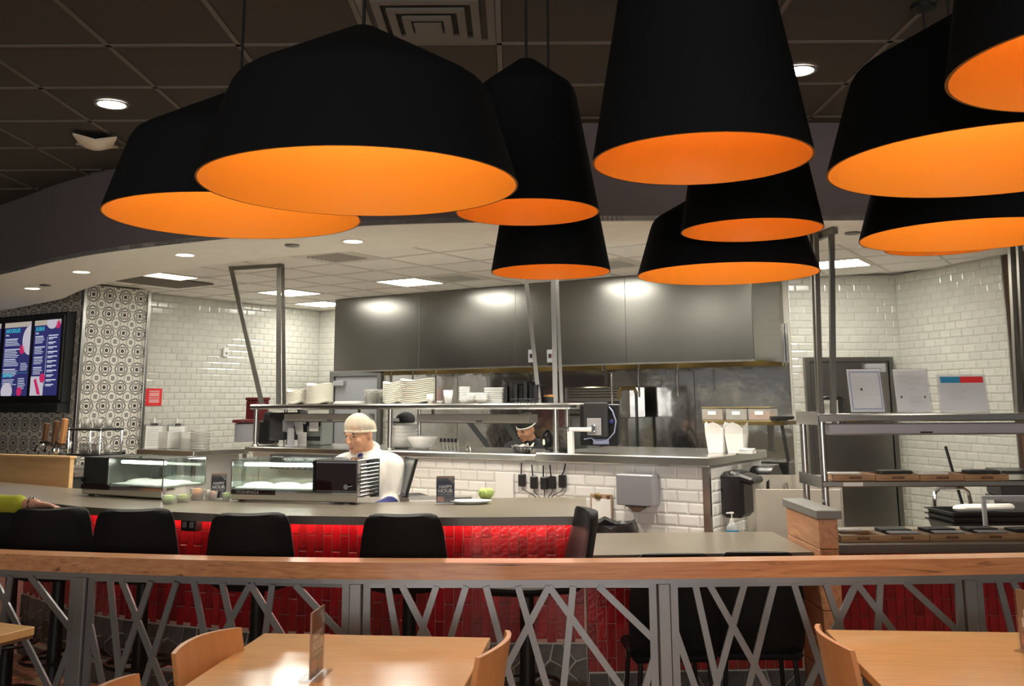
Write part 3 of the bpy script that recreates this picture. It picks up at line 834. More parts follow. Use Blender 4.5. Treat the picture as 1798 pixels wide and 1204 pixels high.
top_slab([(1.712, 5.50), (3.9, 5.51), (3.9, 6.3), (1.712, 6.25)], .875, .92, 'countertop', pick)
RP = Path([(1.712, 5.66), (3.7, 5.68)])
part('core', ribbon([Vector((1.712, 5.665, 0)), Vector((3.7, 5.685, 0))], 0, .874, [Vector((1.712, 6.2, 0)), Vector((3.7, 6.2, 0))]), 'grout_red', pick)
clad(pick, RP, 0, RP.len, .247, .87, 13, (1440, 1800))

# ================================================================= PENDANT LAMPS
def lamp_proto(kind):
    if kind == 'wide':  rr, rs, zs, zt = .35, .283, .212, .372
    else: rr, rs, zs, zt = .225, .148, .405, .505
    t = thing('pendant_lamp', '', 'pendant lamp', (0, 0, 0), 0, 'black and gold pendant lamps')
    o = [(rr, 0), (rs+.012, zs-.03), (rs+.004, zs-.008), (rs-.006, zs+.008), (rs-.022, zs+.02), (.03, zt-.006), (.012, zt)]
    i = [(.01, zt-.012), (.03, zt-.016), (rs-.026, zs+.012), (rs-.012, zs+.002), (rs-.003, zs-.012), (rs+.006, zs-.034), (rr-.005, 0)]
    def lat(prof, n=64):
        g = G(); v = []; f = []; m = len(prof)
        for r, z in prof:
            for k in range(n): a = 2*PI*k/n; v.append((r*math.cos(a), r*math.sin(a), z))
        for a in range(m-1):
            for k in range(n): f.append((a*n+k, a*n+(k+1) % n, (a+1)*n+(k+1) % n, (a+1)*n+k))
        return g.add(v, f)
    shd = smooth_part('shade', lat(o + [(.011, zt-.003)]), 'lamp_black', t)
    smooth_part('lining', lat(i + [(rr-.001, .0005), (rr, .0005)]), 'lamp_gold', shd)
    skt = smooth_part('socket', G().lathe([(.012, zt-.02), (.022, zt-.03), (.022, zt-.04), (.0, zt-.041)], 12), 'brass', t)
    b = smooth_part('bulb', G().ball((0, 0, zt-.068), (.028, .028, .03), 12, 8), 'bulb', skt)
    return t, zt
protos = {k: lamp_proto(k) for k in ('wide', 'tall')}
lamps = [('wide', 355, 910, 327, 'widest black lampshade in front, gold inside, left of centre'),
 ('wide', 193, 632, 383, 'wide black lampshade at the far left, partly behind the widest one'),
 ('tall', 800, 1052, 374, 'tall narrow black lampshade hanging just right of the widest one'),
 ('tall', 862, 1072, 478, 'narrow black lampshade hanging lowest in the centre, in front of the hood'),
 ('tall', 1040, 1423, 283, 'large tall black lampshade cut off by the top of the picture'),
 ('tall', 1197, 1442, 405, 'narrow black lampshade directly below the large tall one'),
 ('wide', 1120, 1434, 482, 'wide black lampshade hanging lowest right of centre'),
 ('wide', 1464, 2030, 289, 'wide black lampshade at the right edge with bright gold inside'),
 ('wide', 1518, 1882, 415, 'wide black lampshade at the right edge under the bright one'),
 ('tall', 1558, 1752, 435, 'black lampshade almost hidden behind the low wide one at the right edge'),
 ('tall', 1685, 2273, 112, 'black lampshade in the top right corner, cut off by the frame')]
used = set()
for kind, xl, xr, yc, lab in lamps:
    D = .70 if kind == 'wide' else .45
    zc = F*D/(xr-xl); d = ray((xl+xr)/2, yc)
    c, s = math.cos(ROLL), math.sin(ROLL)
    pos = d*zc + Vector((0, 0, EYE))           # ray() has unit optical depth
    pr, zt = protos[kind]
    t = copy_tree(pr)
    t.location = pos; t['label'] = lab
    part('cord', G().tube([(0, 0, zt-.004), (0, 0, HD-pos.z)], .0045, 6), 'black_cord', t)
    smooth_part('ceiling_rose', G().lathe([(.05, 0), (.05, -.02), (.01, -.03)], 16), 'black_cord', t, loc=(0, 0, HD-pos.z+.001))
    l = bpy.data.lights.new('lamp_light', 'POINT'); l.energy = 3.8 if kind == 'wide' else 3.2; l.color = (1, .74, .40); l.shadow_soft_size = .035
    o = bpy.data.objects.new('lamp_light', l); C.objects.link(o); o.parent = t; o.location = (0, 0, zt-.125)

def drop(o):
    for c_ in list(o.children): drop(c_)
    bpy.data.objects.remove(o)
for pr, zt in protos.values(): drop(pr)

# ================================================================= RAILING
RAIL = Path(crom([(-5.2, 5.85), (-3.9, 5.40), (-2.553, 5.008), (-1.208, 4.735), (-.006, 4.646), (1.046, 4.659), (2.391, 4.728), (3.9, 4.87), (5.2, 5.05)], 8))
rl = thing('railing', 'long dark steel railing of slanted bars with a warm wooden cap', 'railing')
part('wood_cap', ribbon(RAIL.p, .895, .97, RAIL.offset(.135)), 'rail_wood', rl)
mid = Path(RAIL.offset(.05))
part('top_plate', ribbon(Path(RAIL.offset(.012)).p, .872, .895, RAIL.offset(.10)), 'rail_steel', rl)
dpx = [mid.at_px(px, .8) for px in (146, 626, 1163, 1698)]
step = dpx[2]-dpx[1]
dposts = [dpx[0]-2*step, dpx[0]-step, *dpx, dpx[3]+step, dpx[3]+2*step]
def bar_on(d0, z0, d1, z1, wd=.030, th=.013):
    """one straight flat bar between two points of the railing plane"""
    a, _ = mid.at(d0); b, _ = mid.at(d1); A = Vector((a.x, a.y, z0)); B = Vector((b.x, b.y, z1)); ax = (B-A); L_ = ax.length; ax.normalize()
    _, an = mid.at((d0+d1)/2); n = Vector((-math.sin(an), math.cos(an), 0)); n = (n - ax*n.dot(ax)).normalized(); s = ax.cross(n)
    g = G(); v = []
    for P in (A, B):
        for (p, q) in ((-1, -1), (1, -1), (1, 1), (-1, 1)): v.append(P + s*(p*wd/2) + n*(q*th/2))
    return g.add(v, [(3, 2, 1, 0), (4, 5, 6, 7)] + [(i, (i+1) % 4, 4+(i+1) % 4, 4+i) for i in range(4)])
def yz(y): return EYE + (aty(899, y, 4.69).z - EYE)
pat = [(682, 1015, 728, 1290), (707, 1015, 838, 1290), (767, 1015, 686, 1290), (819, 1015, 744, 1290), (854, 1015, 921, 1290), (910, 1015, 981, 1290), (964, 1015, 834, 1280), (964, 1015, 1142, 1290), (1006, 1015, 978, 1290), (1050, 1015, 1146, 1126), (1146, 1150, 1100, 1290), (645, 1110, 700, 1290)]
for k in range(len(dposts)):
    p, a = mid.at(dposts[k])
    part('post', G().box(-.028, .028, -.03, .03, 0, .872, .004), 'rail_steel', rl, loc=(p.x, p.y, 0), rot=(0, 0, a))
    part('foot_plate', G().box(-.07, .07, -.06, .06, 0, .012, .003), 'rail_steel', rl, loc=(p.x, p.y, .004), rot=(0, 0, a))
for k in range(len(dposts)-1):
    a, b = dposts[k], dposts[k+1]
    for d in (a+.05, b-.05): part('panel_stile', bar_on(d, .12, d, .872, .034, .016), 'rail_steel', rl)
    part('panel_rail', bar_on(a+.05, .12, b-.05, .12, .034, .016), 'rail_steel', rl)
    part('panel_rail', bar_on(a+.05, .862, b-.05, .862, .024, .016), 'rail_steel', rl)
    for (x0, y0, x1, y1) in pat:
        t0, t1 = (x0-626)/537, (x1-626)/537; z0, z1 = min(yz(y0), .858), max(yz(y1), .125)
        part('slanted_bar', bar_on(a+(b-a)*t0, z0, a+(b-a)*t1, z1), 'rail_steel', rl)

# ================================================================= TABLES AND CHAIRS
def table_proto(w_, d_):
    t = thing('dining_table', '', 'table', group='light wood dining tables')
    tt = part('tabletop', G().box(-w_/2, w_/2, -d_/2, d_/2, .715, .75, .003), 'table_wood', t)
    part('edge_band', G().box(-w_/2+.004, w_/2-.004, -d_/2+.004, d_/2-.004, .703, .7155), 'dark_wood', tt)
    for sx in (-1, 1):
        for sy in (-1, 1):
            part('leg', G().tube([(sx*(w_/2-.2), sy*(d_/2-.2), .70), (sx*(w_/2-.09), sy*(d_/2-.09), 0)], .02, 8), 'rail_steel', t)
    part('apron', G().box(-w_/2+.18, w_/2-.18, -.02, .02, .66, .703), 'rail_steel', t)
    return t
t1 = table_proto(.957, .95); r1 = -.105
c = Vector((-.5735, 4.236, 0)) - Vector((math.sin(-r1), math.cos(r1), 0))*.475
t1.location = (c.x, c.y, 0); t1.rotation_euler[2] = r1; t1['label'] = 'light wood table in the middle foreground with an upright card on it'
r3 = -.085
c3 = Vector((1.31, 4.293, 0)) + Vector((math.cos(r3), math.sin(r3), 0))*.4785 - Vector((math.sin(-r3), math.cos(r3), 0))*.475
t3 = clone(t1, (c3.x, c3.y, 0), r3, 'light wood table in the right foreground')
r0 = -.42
c0 = Vector((-2.06, 4.43, 0)) - Vector((math.cos(r0), math.sin(r0), 0))*.4785 - Vector((math.sin(-r0), math.cos(r0), 0))*.475
t0 = clone(t1, (c0.x-.02, c0.y-.0, 0), r0, 'light wood table at the left edge, only its corner in view')

def chair_proto():
    """sits at the origin, back at -x, facing +x"""
    t = thing('dining_chair', '', 'chair', group='plywood dining chairs')
    g = G(); n = 12; v = []; f = []
    for th in (0, .018):
        for i in range(n+1):
            a = -1+2*i/n; y = a*.21; x = -.235 - .045*(1-a*a) + th
            for z, lean in ((.50, .0), (.62, -.012), (.74, -.03), (.845, -.048)):
                v.append((x+lean, y*(1-.02*(z-.5)), z - (.01*a*a if z > .8 else 0)))
    m = 4; N_ = (n+1)*m
    for i in range(n):
        for k in range(m-1):
            q = (i*m+k, (i+1)*m+k, (i+1)*m+k+1, i*m+k+1); f.append(q); f.append(tuple(j+N_ for j in reversed(q)))
    for i in range(n):
        for k in (0, m-1): f.append((i*m+k, (i+1)*m+k, (i+1)*m+k+N_, i*m+k+N_))
    for i in (0, n):
        for k in range(m-1): f.append((i*m+k, i*m+k+1, i*m+k+1+N_, i*m+k+N_))
    g.add(v, f); smooth_part('backrest', g, 'chair_wood', t)
    se = part('seat', G().box(-.21, .21, -.205, .205, .435, .455, .006), 'chair_wood', t)
    part('seat_pad', G().box(-.19, .2, -.19, .19, .455, .475, .008), 'plastic_matte', se)
    for sy in (-1, 1):
        part('leg', G().tube([(.19, sy*.17, .44), (.21, sy*.19, 0)], .016, 8), 'chair_wood', t)
        part('leg', G().tube([(-.24, sy*.17, .62), (-.215, sy*.18, .44), (-.25, sy*.19, 0)], .017, 8), 'chair_wood', t)
    return t
ch = chair_proto()
def seat_chair(n, f, face, lab, first=False):
    """n, f = near and far top corners of the back; face = +1 looks right, -1 looks left"""
    N_, F_ = atz(*n, .835), atz(*f, .835); d = (F_-N_).normalized(); rz = math.atan2(d.y, d.x) - PI/2 + (0 if face > 0 else PI)
    m_ = (N_+F_)/2; m_ = m_ + Vector((math.cos(rz), math.sin(rz), 0))*.283
    o = ch if first else copy_tree(ch)
    o.location = (m_.x, m_.y, 0); o.rotation_euler = (0, 0, rz); o['label'] = lab
seat_chair((313, 1142), (407, 1105), 1, 'plywood chair at the left side of the middle table', True)
seat_chair((846, 1152), (892, 1108), -1, 'plywood chair with curved back at the right side of the middle table')
seat_chair((1487, 1138), (1437, 1098), 1, 'plywood chair at the left side of the right-hand table')
seat_chair((160, 1235), (214, 1197), 1, 'plywood chair at the bottom left, only the tip of its back in view')

# ================================================================= STOOLS
def stool_proto():
    """faces +y, back towards the viewer at -y"""
    t = thing('bar_stool', '', 'bar stool', group='black upholstered bar stools')
    ZS = .76
    g = G(); prof = []
    for k in range(9):                         # seat front -> curve -> back top
        prof.append((.21-.05*k, ZS+.002*abs(k-4), .205-.004*max(0, 3-k)*3))
    for k in range(1, 5):
        a = k/4*PI/2*.86; prof.append((-.19-.075*math.sin(a), ZS+.075*(1-math.cos(a))+.008, .205))
    for z, y, hw in ((.10, -.285, .226), (.16, -.30, .222), (.22, -.313, .214), (.28, -.325, .205), (.33, -.335, .195), (.355, -.338, .186), (.372, -.34, .168), (.38, -.341, .14)):
        prof.append((y, ZS+z, hw))
    n = 10; v = []; f = []
    m = len(prof)
    for sgn in (0, 1):
        for i, (y, z, hw) in enumerate(prof):
            a_, b_ = prof[max(i-1, 0)], prof[min(i+1, m-1)]; tn = Vector((0, b_[0]-a_[0], b_[1]-a_[1])).normalized(); nn = Vector((0, -tn.z, tn.y))
            for k in range(n+1):
                u = -1+2*k/n; th = .03*(1-.75*u**6); cur = .035*u*u*(1 if i > 10 else .5)
                p = Vector((u*hw, y, z)) - nn*(-cur) * (-1) + nn*(th if sgn else -th)*(-1)
                v.append(p)
    N_ = m*(n+1)
    for i in range(m-1):
        for k in range(n):
            q = (i*(n+1)+k, i*(n+1)+k+1, (i+1)*(n+1)+k+1, (i+1)*(n+1)+k); f.append(q); f.append(tuple(j+N_ for j in reversed(q)))
    for i in range(m-1):
        for k in (0, n): a = i*(n+1)+k; b = (i+1)*(n+1)+k; f.append((a, b, b+N_, a+N_))
    for k in range(n):
        for i in (0, m-1): a = i*(n+1)+k; f.append((a, a+1, a+1+N_, a+N_))
    g.add(v, f); smooth_part('seat_shell', g, 'stool_black', t)
    smooth_part('pedestal', G().lathe([(.045, .02), (.04, .3), (.034, .72), (.06, .735), (.06, .742)], 16), 'stool_metal', t)
    smooth_part('base_disc', G().lathe([(.21, 0), (.215, .008), (.2, .014), (.06, .024), (.045, .03)], 28), 'stool_metal', t)
    ring = [(.17*math.cos(2*PI*k/20), .17*math.sin(2*PI*k/20), .3) for k in range(20)]
    fr_ = smooth_part('foot_ring', G().tube(ring, .011, 6, True), 'stool_metal', t)
    for a in (0, PI): part('ring_spoke', G().tube([(0, 0, .3), (.17*math.cos(a), .17*math.sin(a), .3)], .009, 6), 'stool_metal', fr_)
    return t
st = stool_proto()
S = [(88, 897, 5.40, .22, 'black bar stool the yellow-sleeved hand rests on'), (236, 893, 5.30, .16, 'black bar stool second from the left of the complete ones, before the first sushi case'), (438, 898, 5.08, .08, 'black bar stool in front of the right sushi case'), (706, 898, 5.0, -.02, 'black bar stool in front of the blue happy hour card')]
for i, (px, py, Y, rz, lab) in enumerate(S):
    p = aty(px, py, Y-.0); q = st if i == 0 else copy_tree(st)
    q.location = (p.x - .34*math.sin(rz), Y+.34*math.cos(rz), 0.004); q.rotation_euler = (0, 0, rz); q['label'] = lab
p = aty(-25, 925, 5.75); clone(st, (p.x, 6.1, .004), .3, 'black bar stool cut off by the left edge of the picture')
p = aty(925, 1020, 5.18); clone(st, (p.x, 5.18, .004), PI/2+.15, 'black leather bar stool turned sideways at the right end of the bar')
# low chairs
def low_chair():
    t = thing('low_chair', '', 'chair', group='black chairs at the low counter')
    g = G(); n = 10; v = []; f = []; rows = [(.46, -.17, .215), (.52, -.205, .222), (.62, -.22, .225), (.75, -.235, .222), (.87, -.248, .20), (.935, -.254, .18), (.955, -.256, .155)]
    for th in (-.02, .02):
        for z, y, hw in rows:
            for k in range(n+1):
                u = -1+2*k/n; v.append((u*hw, y+.035*u*u+th*(1-.6*u**6), z-.006*u*u))
    m = len(rows); N_ = m*(n+1)
    for i in range(m-1):
        for k in range(n): q = (i*(n+1)+k, i*(n+1)+k+1, (i+1)*(n+1)+k+1, (i+1)*(n+1)+k); f += [q, tuple(j+N_ for j in reversed(q))]
        for k in (0, n): a = i*(n+1)+k; b = a+n+1; f.append((a, b, b+N_, a+N_))
    for k in range(n):
        for i in (0, m-1): a = i*(n+1)+k; f.append((a, a+1, a+1+N_, a+N_))
    smooth_part('backrest', g.add(v, f), 'stool_black', t)
    part('seat', G().box(-.21, .21, -.2, .21, .43, .48, .018), 'stool_black', t)
    for sx in (-1, 1):
        for sy in (-1, 1): part('leg', G().tube([(sx*.17, sy*.17, .43), (sx*.2, sy*.21, 0)], .012, 8), 'stool_metal', t)
    return t
lc = low_chair()
p = aty(1180, 980, 4.98); lc.location = (p.x, 5.22, .004); lc.rotation_euler[2] = .05; lc['label'] = 'low black chair tucked at the low counter, nearer the bar'
p = aty(1335, 974, 5.02); clone(lc, (p.x, 5.26, .004), -.04, 'low black chair tucked at the low counter, beside the wood divider')

# ================================================================= KITCHEN: HOOD, PASS, SHELVES
def kthing(name, label, cat, px, py=760, w=0, z=1.32, base=PASS, group=None, drz=0):
    p = kp(px, py, w, base); return thing(name, label, cat, (p.x, p.y, z), KA+drz, group)
# ---- extraction hood
h0, h1 = kp(588, 600, 0, HOOD), kp(1323, 600, 0, HOOD); hl = (h1-h0).length
hood = thing('extraction_hood', 'long dark stainless steel extraction hood across the back of the kitchen', 'extraction hood', (h0.x, h0.y, 0), KA)
for i in range(4):
    part('front_panel', G().box(hl*i/4, hl*(i+1)/4-.003, -.012, 0, 2.09, HK-.008, .002), 'steel_hood', hood)
part('end_panel', G().box(hl-.012, hl, .001, 1.0, 2.09, HK-.008), 'steel_hood', hood)
part('end_panel', G().box(0, .012, .001, 1.0, 2.09, HK-.008), 'steel_hood', hood)
g = G().box(.013, hl-.013, 0, 1.0, 2.3, 2.32)
part('hood_lid', g, 'steel_dark', hood)
part('lip', G().box(0, hl, -.016, .05, 2.075, 2.092, .003), 'steel', hood)
part('grease_trough', G().box(.02, hl-.02, .93, 1.0, 2.06, 2.299), 'brass', hood)
for i in range(6):
    x = .55+i*(hl-1)/5
    smooth_part('hood_lamp', G().lathe([(.05, 2.25), (.055, 2.22), (.04, 2.19), (0, 2.185)], 14, (x, .45, 0)), 'hood_lamp', hood)
for x in (.62, 1.38, hl-.1): pass
# switch boxes on the hood
for k, px in enumerate((934, 967)):
    p = kp(px, 625, -.02, HOOD); t = thing('switch_box', ['small grey switch box on the hood, left of the pair', 'small grey switch box with red button on the hood, right of the pair'][k], 'switch', (p.x, p.y, p.z), KA, 'hood switch boxes')
    pp_ = part('plate', G().box(-.04, .04, -.015, .006, -.07, .07, .003), 'plastic_grey', t); part('toggle', G().box(-.014, .014, -.028, -.015, -.02, .025, .003), 'plastic_black', pp_)
    part('base_clip', G().box(-.03, .03, -.012, .004, -.1, -.085, .002), 'plastic_black', t)
    if k: part('red_button', G().box(.018, .03, -.02, -.015, -.01, .02, .002), 'red_sign', t)
# suppression pipes hanging below the hood
for k, (px, y0, y1) in enumerate(((687, 650, 682), (725, 650, 690), (765, 648, 705), (862, 645, 700), (1121, 640, 697), (1189, 637, 695))):
    p = kp(px, y0, .5, HOOD); q = kp(px, y1, .5, HOOD)
    o = smooth_part('hood_pipe', G().tube([(0, 0, 2.3-p.z), (0, 0, q.z-p.z+.03), (0, 0, q.z-p.z)], .011, 8), 'chrome', None, loc=p)
    tag(o, ['thin chrome drop pipe below the hood over the clear tubs', 'thin chrome drop pipe below the hood over the wavy platters', 'thin chrome drop pipe below the hood left of the small cups', 'thin chrome drop pipe below the hood over the white bowls', 'thin chrome drop pipe below the hood right of the monitor', 'rightmost thin chrome drop pipe below the hood'][k], 'pipe', 'hood drop pipes')
p = kp(1060, 650, .36, HOOD); t = thing('gas_pipe', 'cranked chrome pipe coming down behind the wall monitor', 'pipe', p, KA)
smooth_part('riser', G().tube([(0, 0, 2.3-p.z), (0, 0, 0), (.05, 0, -.03), (.1, 0, -.03), (.1, 0, -.55)], .012, 8), 'chrome', t)
p = kp(1117, 690, .3, HOOD); t = thing('black_gas_line', 'black gas pipe with brass elbows beside the monitor', 'pipe', (p.x, p.y, 0), KA)
smooth_part('pipe', G().tube([(0, 0, 1.1), (0, 0, p.z-.0)], .017, 8), 'plastic_black', t)
smooth_part('elbow', G().tube([(0, 0, p.z), (-.02, 0, p.z+.05), (-.16, 0, p.z+.05), (-.2, 0, p.z+.02), (-.2, 0, p.z-.06)], .022, 8), 'brass', t)
# cooking line under the hood
a0, a1 = kp(745, 760, .35, HOOD), kp(1400, 760, .35, HOOD); L_ = (a1-a0).length
ck = thing('cooking_range', 'stainless steel cooking line under the hood', 'range', (a0.x, a0.y, 0), KA)
part('body', G().box(0, L_-.35, 0, .5, .1, 1.02, .004), 'steel', ck); part('kick', G().box(.03, L_-.38, .05, .48, .012, .1), 'steel_dark', ck)
part('cooktop', G().box(.0, L_-.35, -.02, .5, 1.021, 1.06, .004), 'steel_dark', ck)
b0 = kp(992, 700, .45, HOOD); b1 = kp(1105, 700, .45, HOOD); L2 = (b1-b0).length
sal = thing('salamander_grill', 'wall-hung steel salamander grill with dark slots behind the monitor', 'grill', (b0.x, b0.y, 0), KA)
part('body', G().box(0, L2, 0, .4, 1.52, 1.86, .01), 'steel', sal)
for k in range(4): part('slot', G().box(.05, L2-.1, -.01, .002, 1.74+k*.03, 1.752+k*.03), 'vent_dark', sal)
part('opening', G().box(.04, L2-.12, -.006, .002, 1.54, 1.70), 'vent_dark', sal)
part('grid_shelf', G().box(.05, L2-.1, -.12, .0, 1.57, 1.59), 'steel_dark', sal)
for sx in (.05, L2-.05): part('bracket', G().box(sx-.02, sx+.02, .02, .38, 1.059, 1.521), 'steel_dark', sal)
# black extraction arms / griddle splash below the heat lamp
for k, (px0, px1) in enumerate(((825, 850), (888, 905))):
    p = kp(px0, 742, 1.6); q = kp(px1+12, 790, 1.6)
    o = part('black_strut', G().tube([(0, 0, 0), q-p], .035, 4), 'plastic_matte', None, loc=p); tag(o, ['black slanting bracket below the heat lamp, left of the cook', 'black slanting bracket below the heat lamp, nearest the cook'][k], 'bracket', 'black slanting brackets')

# ---- pass counter
ps0, ps1, ps2 = kp(436, 795), kp(948, 795), kp(1252, 800)
pc = thing('pass_counter', 'stainless steel pass counter on the white tiled wall', 'counter', (ps0.x, ps0.y, 0), KA)
A_, B_ = (ps1-ps0).length, (ps2-ps0).length
part('left_top', G().box(0, A_, -.05, .78, 1.272, 1.32, .008), 'steel', pc)
part('right_top', G().box(A_+.003, B_, -.075, 1.12, 1.271, 1.335, .008), 'steel', pc)
g = G(); 
sheet = kthing('recipe_sheet', 'long dark label strip fixed below the pass at the left', 'label strip', 543, 795, -.07, 1.19)
part('strip', G().box(-.46, .46, -.004, .004, -.05, .07), 'ink', sheet)
for k in range(4): part('lettering', G().box(-.43+k*.22, -.43+k*.22+.13, -.006, -.004, .045, .056), 'paper_grey', sheet)
for k in range(26): part('lettering', G().box(-.43+(k % 13)*.067, -.43+(k % 13)*.067+.045, -.006, -.004, -.02-.022*(k//13), -.012-.022*(k//13)), 'beige_board', sheet)

# ---- pass shelf with heat lamps
q0, q1 = kp(437, 715), kp(1000, 709); QL = (q1-q0).length
sh = thing('pass_shelf', 'long stainless shelf over the pass carried by round posts', 'shelf', (q0.x, q0.y, 0), KA)
part('shelf_board', G().box(0, QL, 0, .50, 1.645, 1.69, .012), 'steel', sh)
for px in (445, 681, 972):
    x = (kp(px, 750)-q0).dot(E1)
    smooth_part('post', G().tube([(x, .03, 1.321), (x, .03, 1.646)], .021, 10), 'steel', sh)
    smooth_part('foot', G().lathe([(.035, 1.321), (.03, 1.335), (.021, 1.34)], 12, (x, .03, 0)), 'steel', sh)
for px in (500, 735, 995):
    x = (kp(px, 750, .44)-q0).dot(E1)
    smooth_part('post', G().tube([(x, .45, 1.321), (x, .45, 1.646)], .018, 10), 'steel', sh)
part('cross_bar', G().tube([((kp(975, 750)-q0).dot(E1), .03, 1.5), ((kp(995, 750, .44)-q0).dot(E1), .45, 1.5)], .008, 6), 'steel', sh)
for k, (pa, pb) in enumerate(((498, 640), (731, 928))):
    a, b = (kp(pa, 735, .15)-q0).dot(E1), (kp(pb, 735, .15)-q0).dot(E1)
    c = q0 + E1*a + E2*.15
    t = thing('heat_lamp_bar', ['grey heat lamp bar below the pass shelf, over the receipts', 'grey heat lamp bar below the pass shelf, over the cook'][k], 'heat lamp', (c.x, c.y, 1.54), KA, 'heat lamp bars')
    part('housing', G().box(0, b-a, 0, .14, 0, .065, .006), mat('heat_grey', (.40, .385, .35), .45, .3), t)
    for x in (.12, (b-a)-.12): part('hanger', G().box(x-.01, x+.01, .06, .075, .064, .106), 'steel_dark', t)
    part('badge', G().box((b-a)*.55, (b-a)*.55+.06, -.003, .001, .006, .016), 'ink', t)
    part('reflector', G().box(.02, b-a-.02, .02, .12, -.006, .001), 'steel_dark', t)
# struts to the ceiling
def strut(name_label, pts, r=.019, m='strut', grp=None):
    o = smooth_part('ceiling_strut', G().tube([Vector(p)-Vector(pts[0]) for p in pts], r, 4), m, None, loc=pts[0]); return tag(o, name_label, 'strut', grp)
def kz(px, py, w, z):
    p = kp(px, py, w); return Vector((p.x, p.y, z))
strut('left slanting dark steel strut from the ceiling to the pass shelf end', [kz(405, 478, .12, HK), kz(460, 708, .12, 1.69)], .026, grp='pass shelf struts')
strut('upright dark steel strut over the left plate stack, front one', [kz(489, 488, .25, HK), kz(489, 705, .25, 1.69)], .026, grp='pass shelf struts')
strut('thin dark steel strut crossing behind the upright one at the left', [kz(496, 488, .4, HK), kz(499, 705, .40, 1.69)], .02, grp='pass shelf struts')
a, b = kz(403, 478, .12, HK-.02), kz(497, 488, .25, HK-.02)
o = part('strut_plate', G().tube([(0, 0, 0), b-a], .022, 4), 'strut', None, loc=a); tag(o, 'dark steel ceiling bar joining the tops of the left struts', 'ceiling bar')
strut('slanting grey steel strut in front of the hood', [kz(916, 480, .2, HK), kz(947, 708, .2, 1.69)], .022, 'steel_dark', grp='pass shelf struts')
strut('upright grey steel strut in front of the hood', [kz(971, 480, .3, HK), kz(975, 706, .3, 1.69)], .026, 'steel_dark', grp='pass shelf struts')
strut('thin grey steel strut just right of the upright one before the hood', [kz(976, 480, .45, HK), kz(986, 706, .42, 1.69)], .018, 'steel_dark', grp='pass shelf struts')

# ---- crockery on the pass shelf
def shelf_item(name, label, cat, px, w=.22, z=1.691, group=None, drz=0): return kthing(name, label, cat, px, 705, w, z, PASS, group, drz)
def stack(name, label, cat, px, n, dz, prof, m, w=.22, sx=1, sy=1, wob=None, z=1.691, grp=None, pname='plate', seg=20):
    me = G().shell(prof, seg, (0, 0, 0), sx, sy, wob).mesh(pname); me.materials.append(MATS[m]); me.shade_smooth()
    for k in range(n):
        p = kp(px, 705, w); o = link(name, me, None, (p.x, p.y, z+.001+k*dz), (0, 0, KA+R.uniform(-.02, .02)))
        tag(o, (ORD[k]+' from bottom, '+label) if n > 1 else label, cat, grp)
wav = lambda a, r, z: .012*math.cos(2*a)*(r > .05)
dish = [(.02, 0), (.06, .001), (.095, .018), (.092, .024), (.06, .008), (.02, .006)]
stack('wavy_plate', 'cream wavy plate in the short stack left on the pass shelf', 'plate', 521, 9, .012, [(r*1.0, z) for r, z in dish], 'porcelain', .2, 1, 1, wav, grp='short left plate stack')
stack('wavy_plate', 'cream wavy plate in the tall stack left of the chef', 'plate', 561, 14, .0115, [(r*1.28, z) for r, z in dish], 'porcelain', .24, 1, 1, wav, grp='tall left plate stack')
stack('wavy_platter', 'cream wavy platter in the narrow stack beside the clear tubs', 'plate', 690, 11, .0155, [(r*.95, z) for r, z in dish], 'porcelain', .3, 1, 1, wav, grp='narrow platter stack')
stack('wavy_platter', 'cream wavy platter in the broad stack on the pass shelf', 'plate', 733, 12, .0155, [(r*1.35, z) for r, z in dish], 'porcelain', .17, 1.25, 1, wav, grp='broad platter stack')
t = shelf_item('paper_pad', 'flat white paper pile on the pass shelf above the chef', 'paper', 618, .2)
for k in range(3): part('sheet', G().box(-.13+.01*k, .13-.01*k, -.1, .1, .0+k*.008, .007+k*.008, .002), 'paper', t)
tub = [(.05, 0), (.062, .09), (.066, .092), (.064, .096), (.059, .092), (.048, .004)]
for k, (px, n) in enumerate(((651, 3), (667, 3))):
    stack('clear_tub', ['clear plastic tub in the left nested stack above the chef', 'clear plastic tub in the right nested stack above the chef'][k], 'tub', px, n, .012, tub, 'clear_plastic', .2+.08*k, grp='clear tub stack %d' % k, pname='tub', seg=16)
cup = [(.026, 0), (.04, .085), (.036, .085), (.022, .006)]
for k, (px, n, lab, w_) in enumerate(((755, 2, 'small white cup stacked in front of the broad platter stack', .05), (787, 2, 'tall white cup standing alone on the pass shelf', .1))):
    stack('white_cup', lab, 'cup', px, n, .018, [(r*(1.0 if k else .72), z*(1.0 if k else .65)) for r, z in cup], 'white_bowl', w_, grp='white cups %d' % k, pname='cup', seg=18)
sm = [(.016, 0), (.03, .02), (.027, .02), (.013, .004)]
stack('sauce_dish', 'tiny white sauce dish left of the tall cup', 'dish', 772, 1, .02, sm, 'white_bowl', .1, seg=14)
sq = [(.03, 0), (.058, .03), (.055, .034), (.03, .006)]
stack('white_bowl', 'small white bowl in the taller stack of three bowl stacks', 'bowl', 815, 7, .016, sq, 'white_bowl', .2, grp='taller bowl stack', pname='bowl', seg=4)
stack('white_bowl', 'small white bowl in the low stack left of the plate row', 'bowl', 826, 4, .014, [(r*.7, z*1.1) for r, z in sq], 'white_bowl', .05, grp='low bowl stack', pname='bowl', seg=14)
stack('white_bowl', 'small white bowl in the low stack touching the square plates', 'bowl', 845, 4, .014, [(r*.9, z*1.1) for r, z in sq], 'white_bowl', .05, grp='second low bowl stack', pname='bowl', seg=14)
me = G().box(-.085, .085, -.085, .085, 0, .008, .003).mesh('plate'); me.materials.append(MATS['white_bowl'])
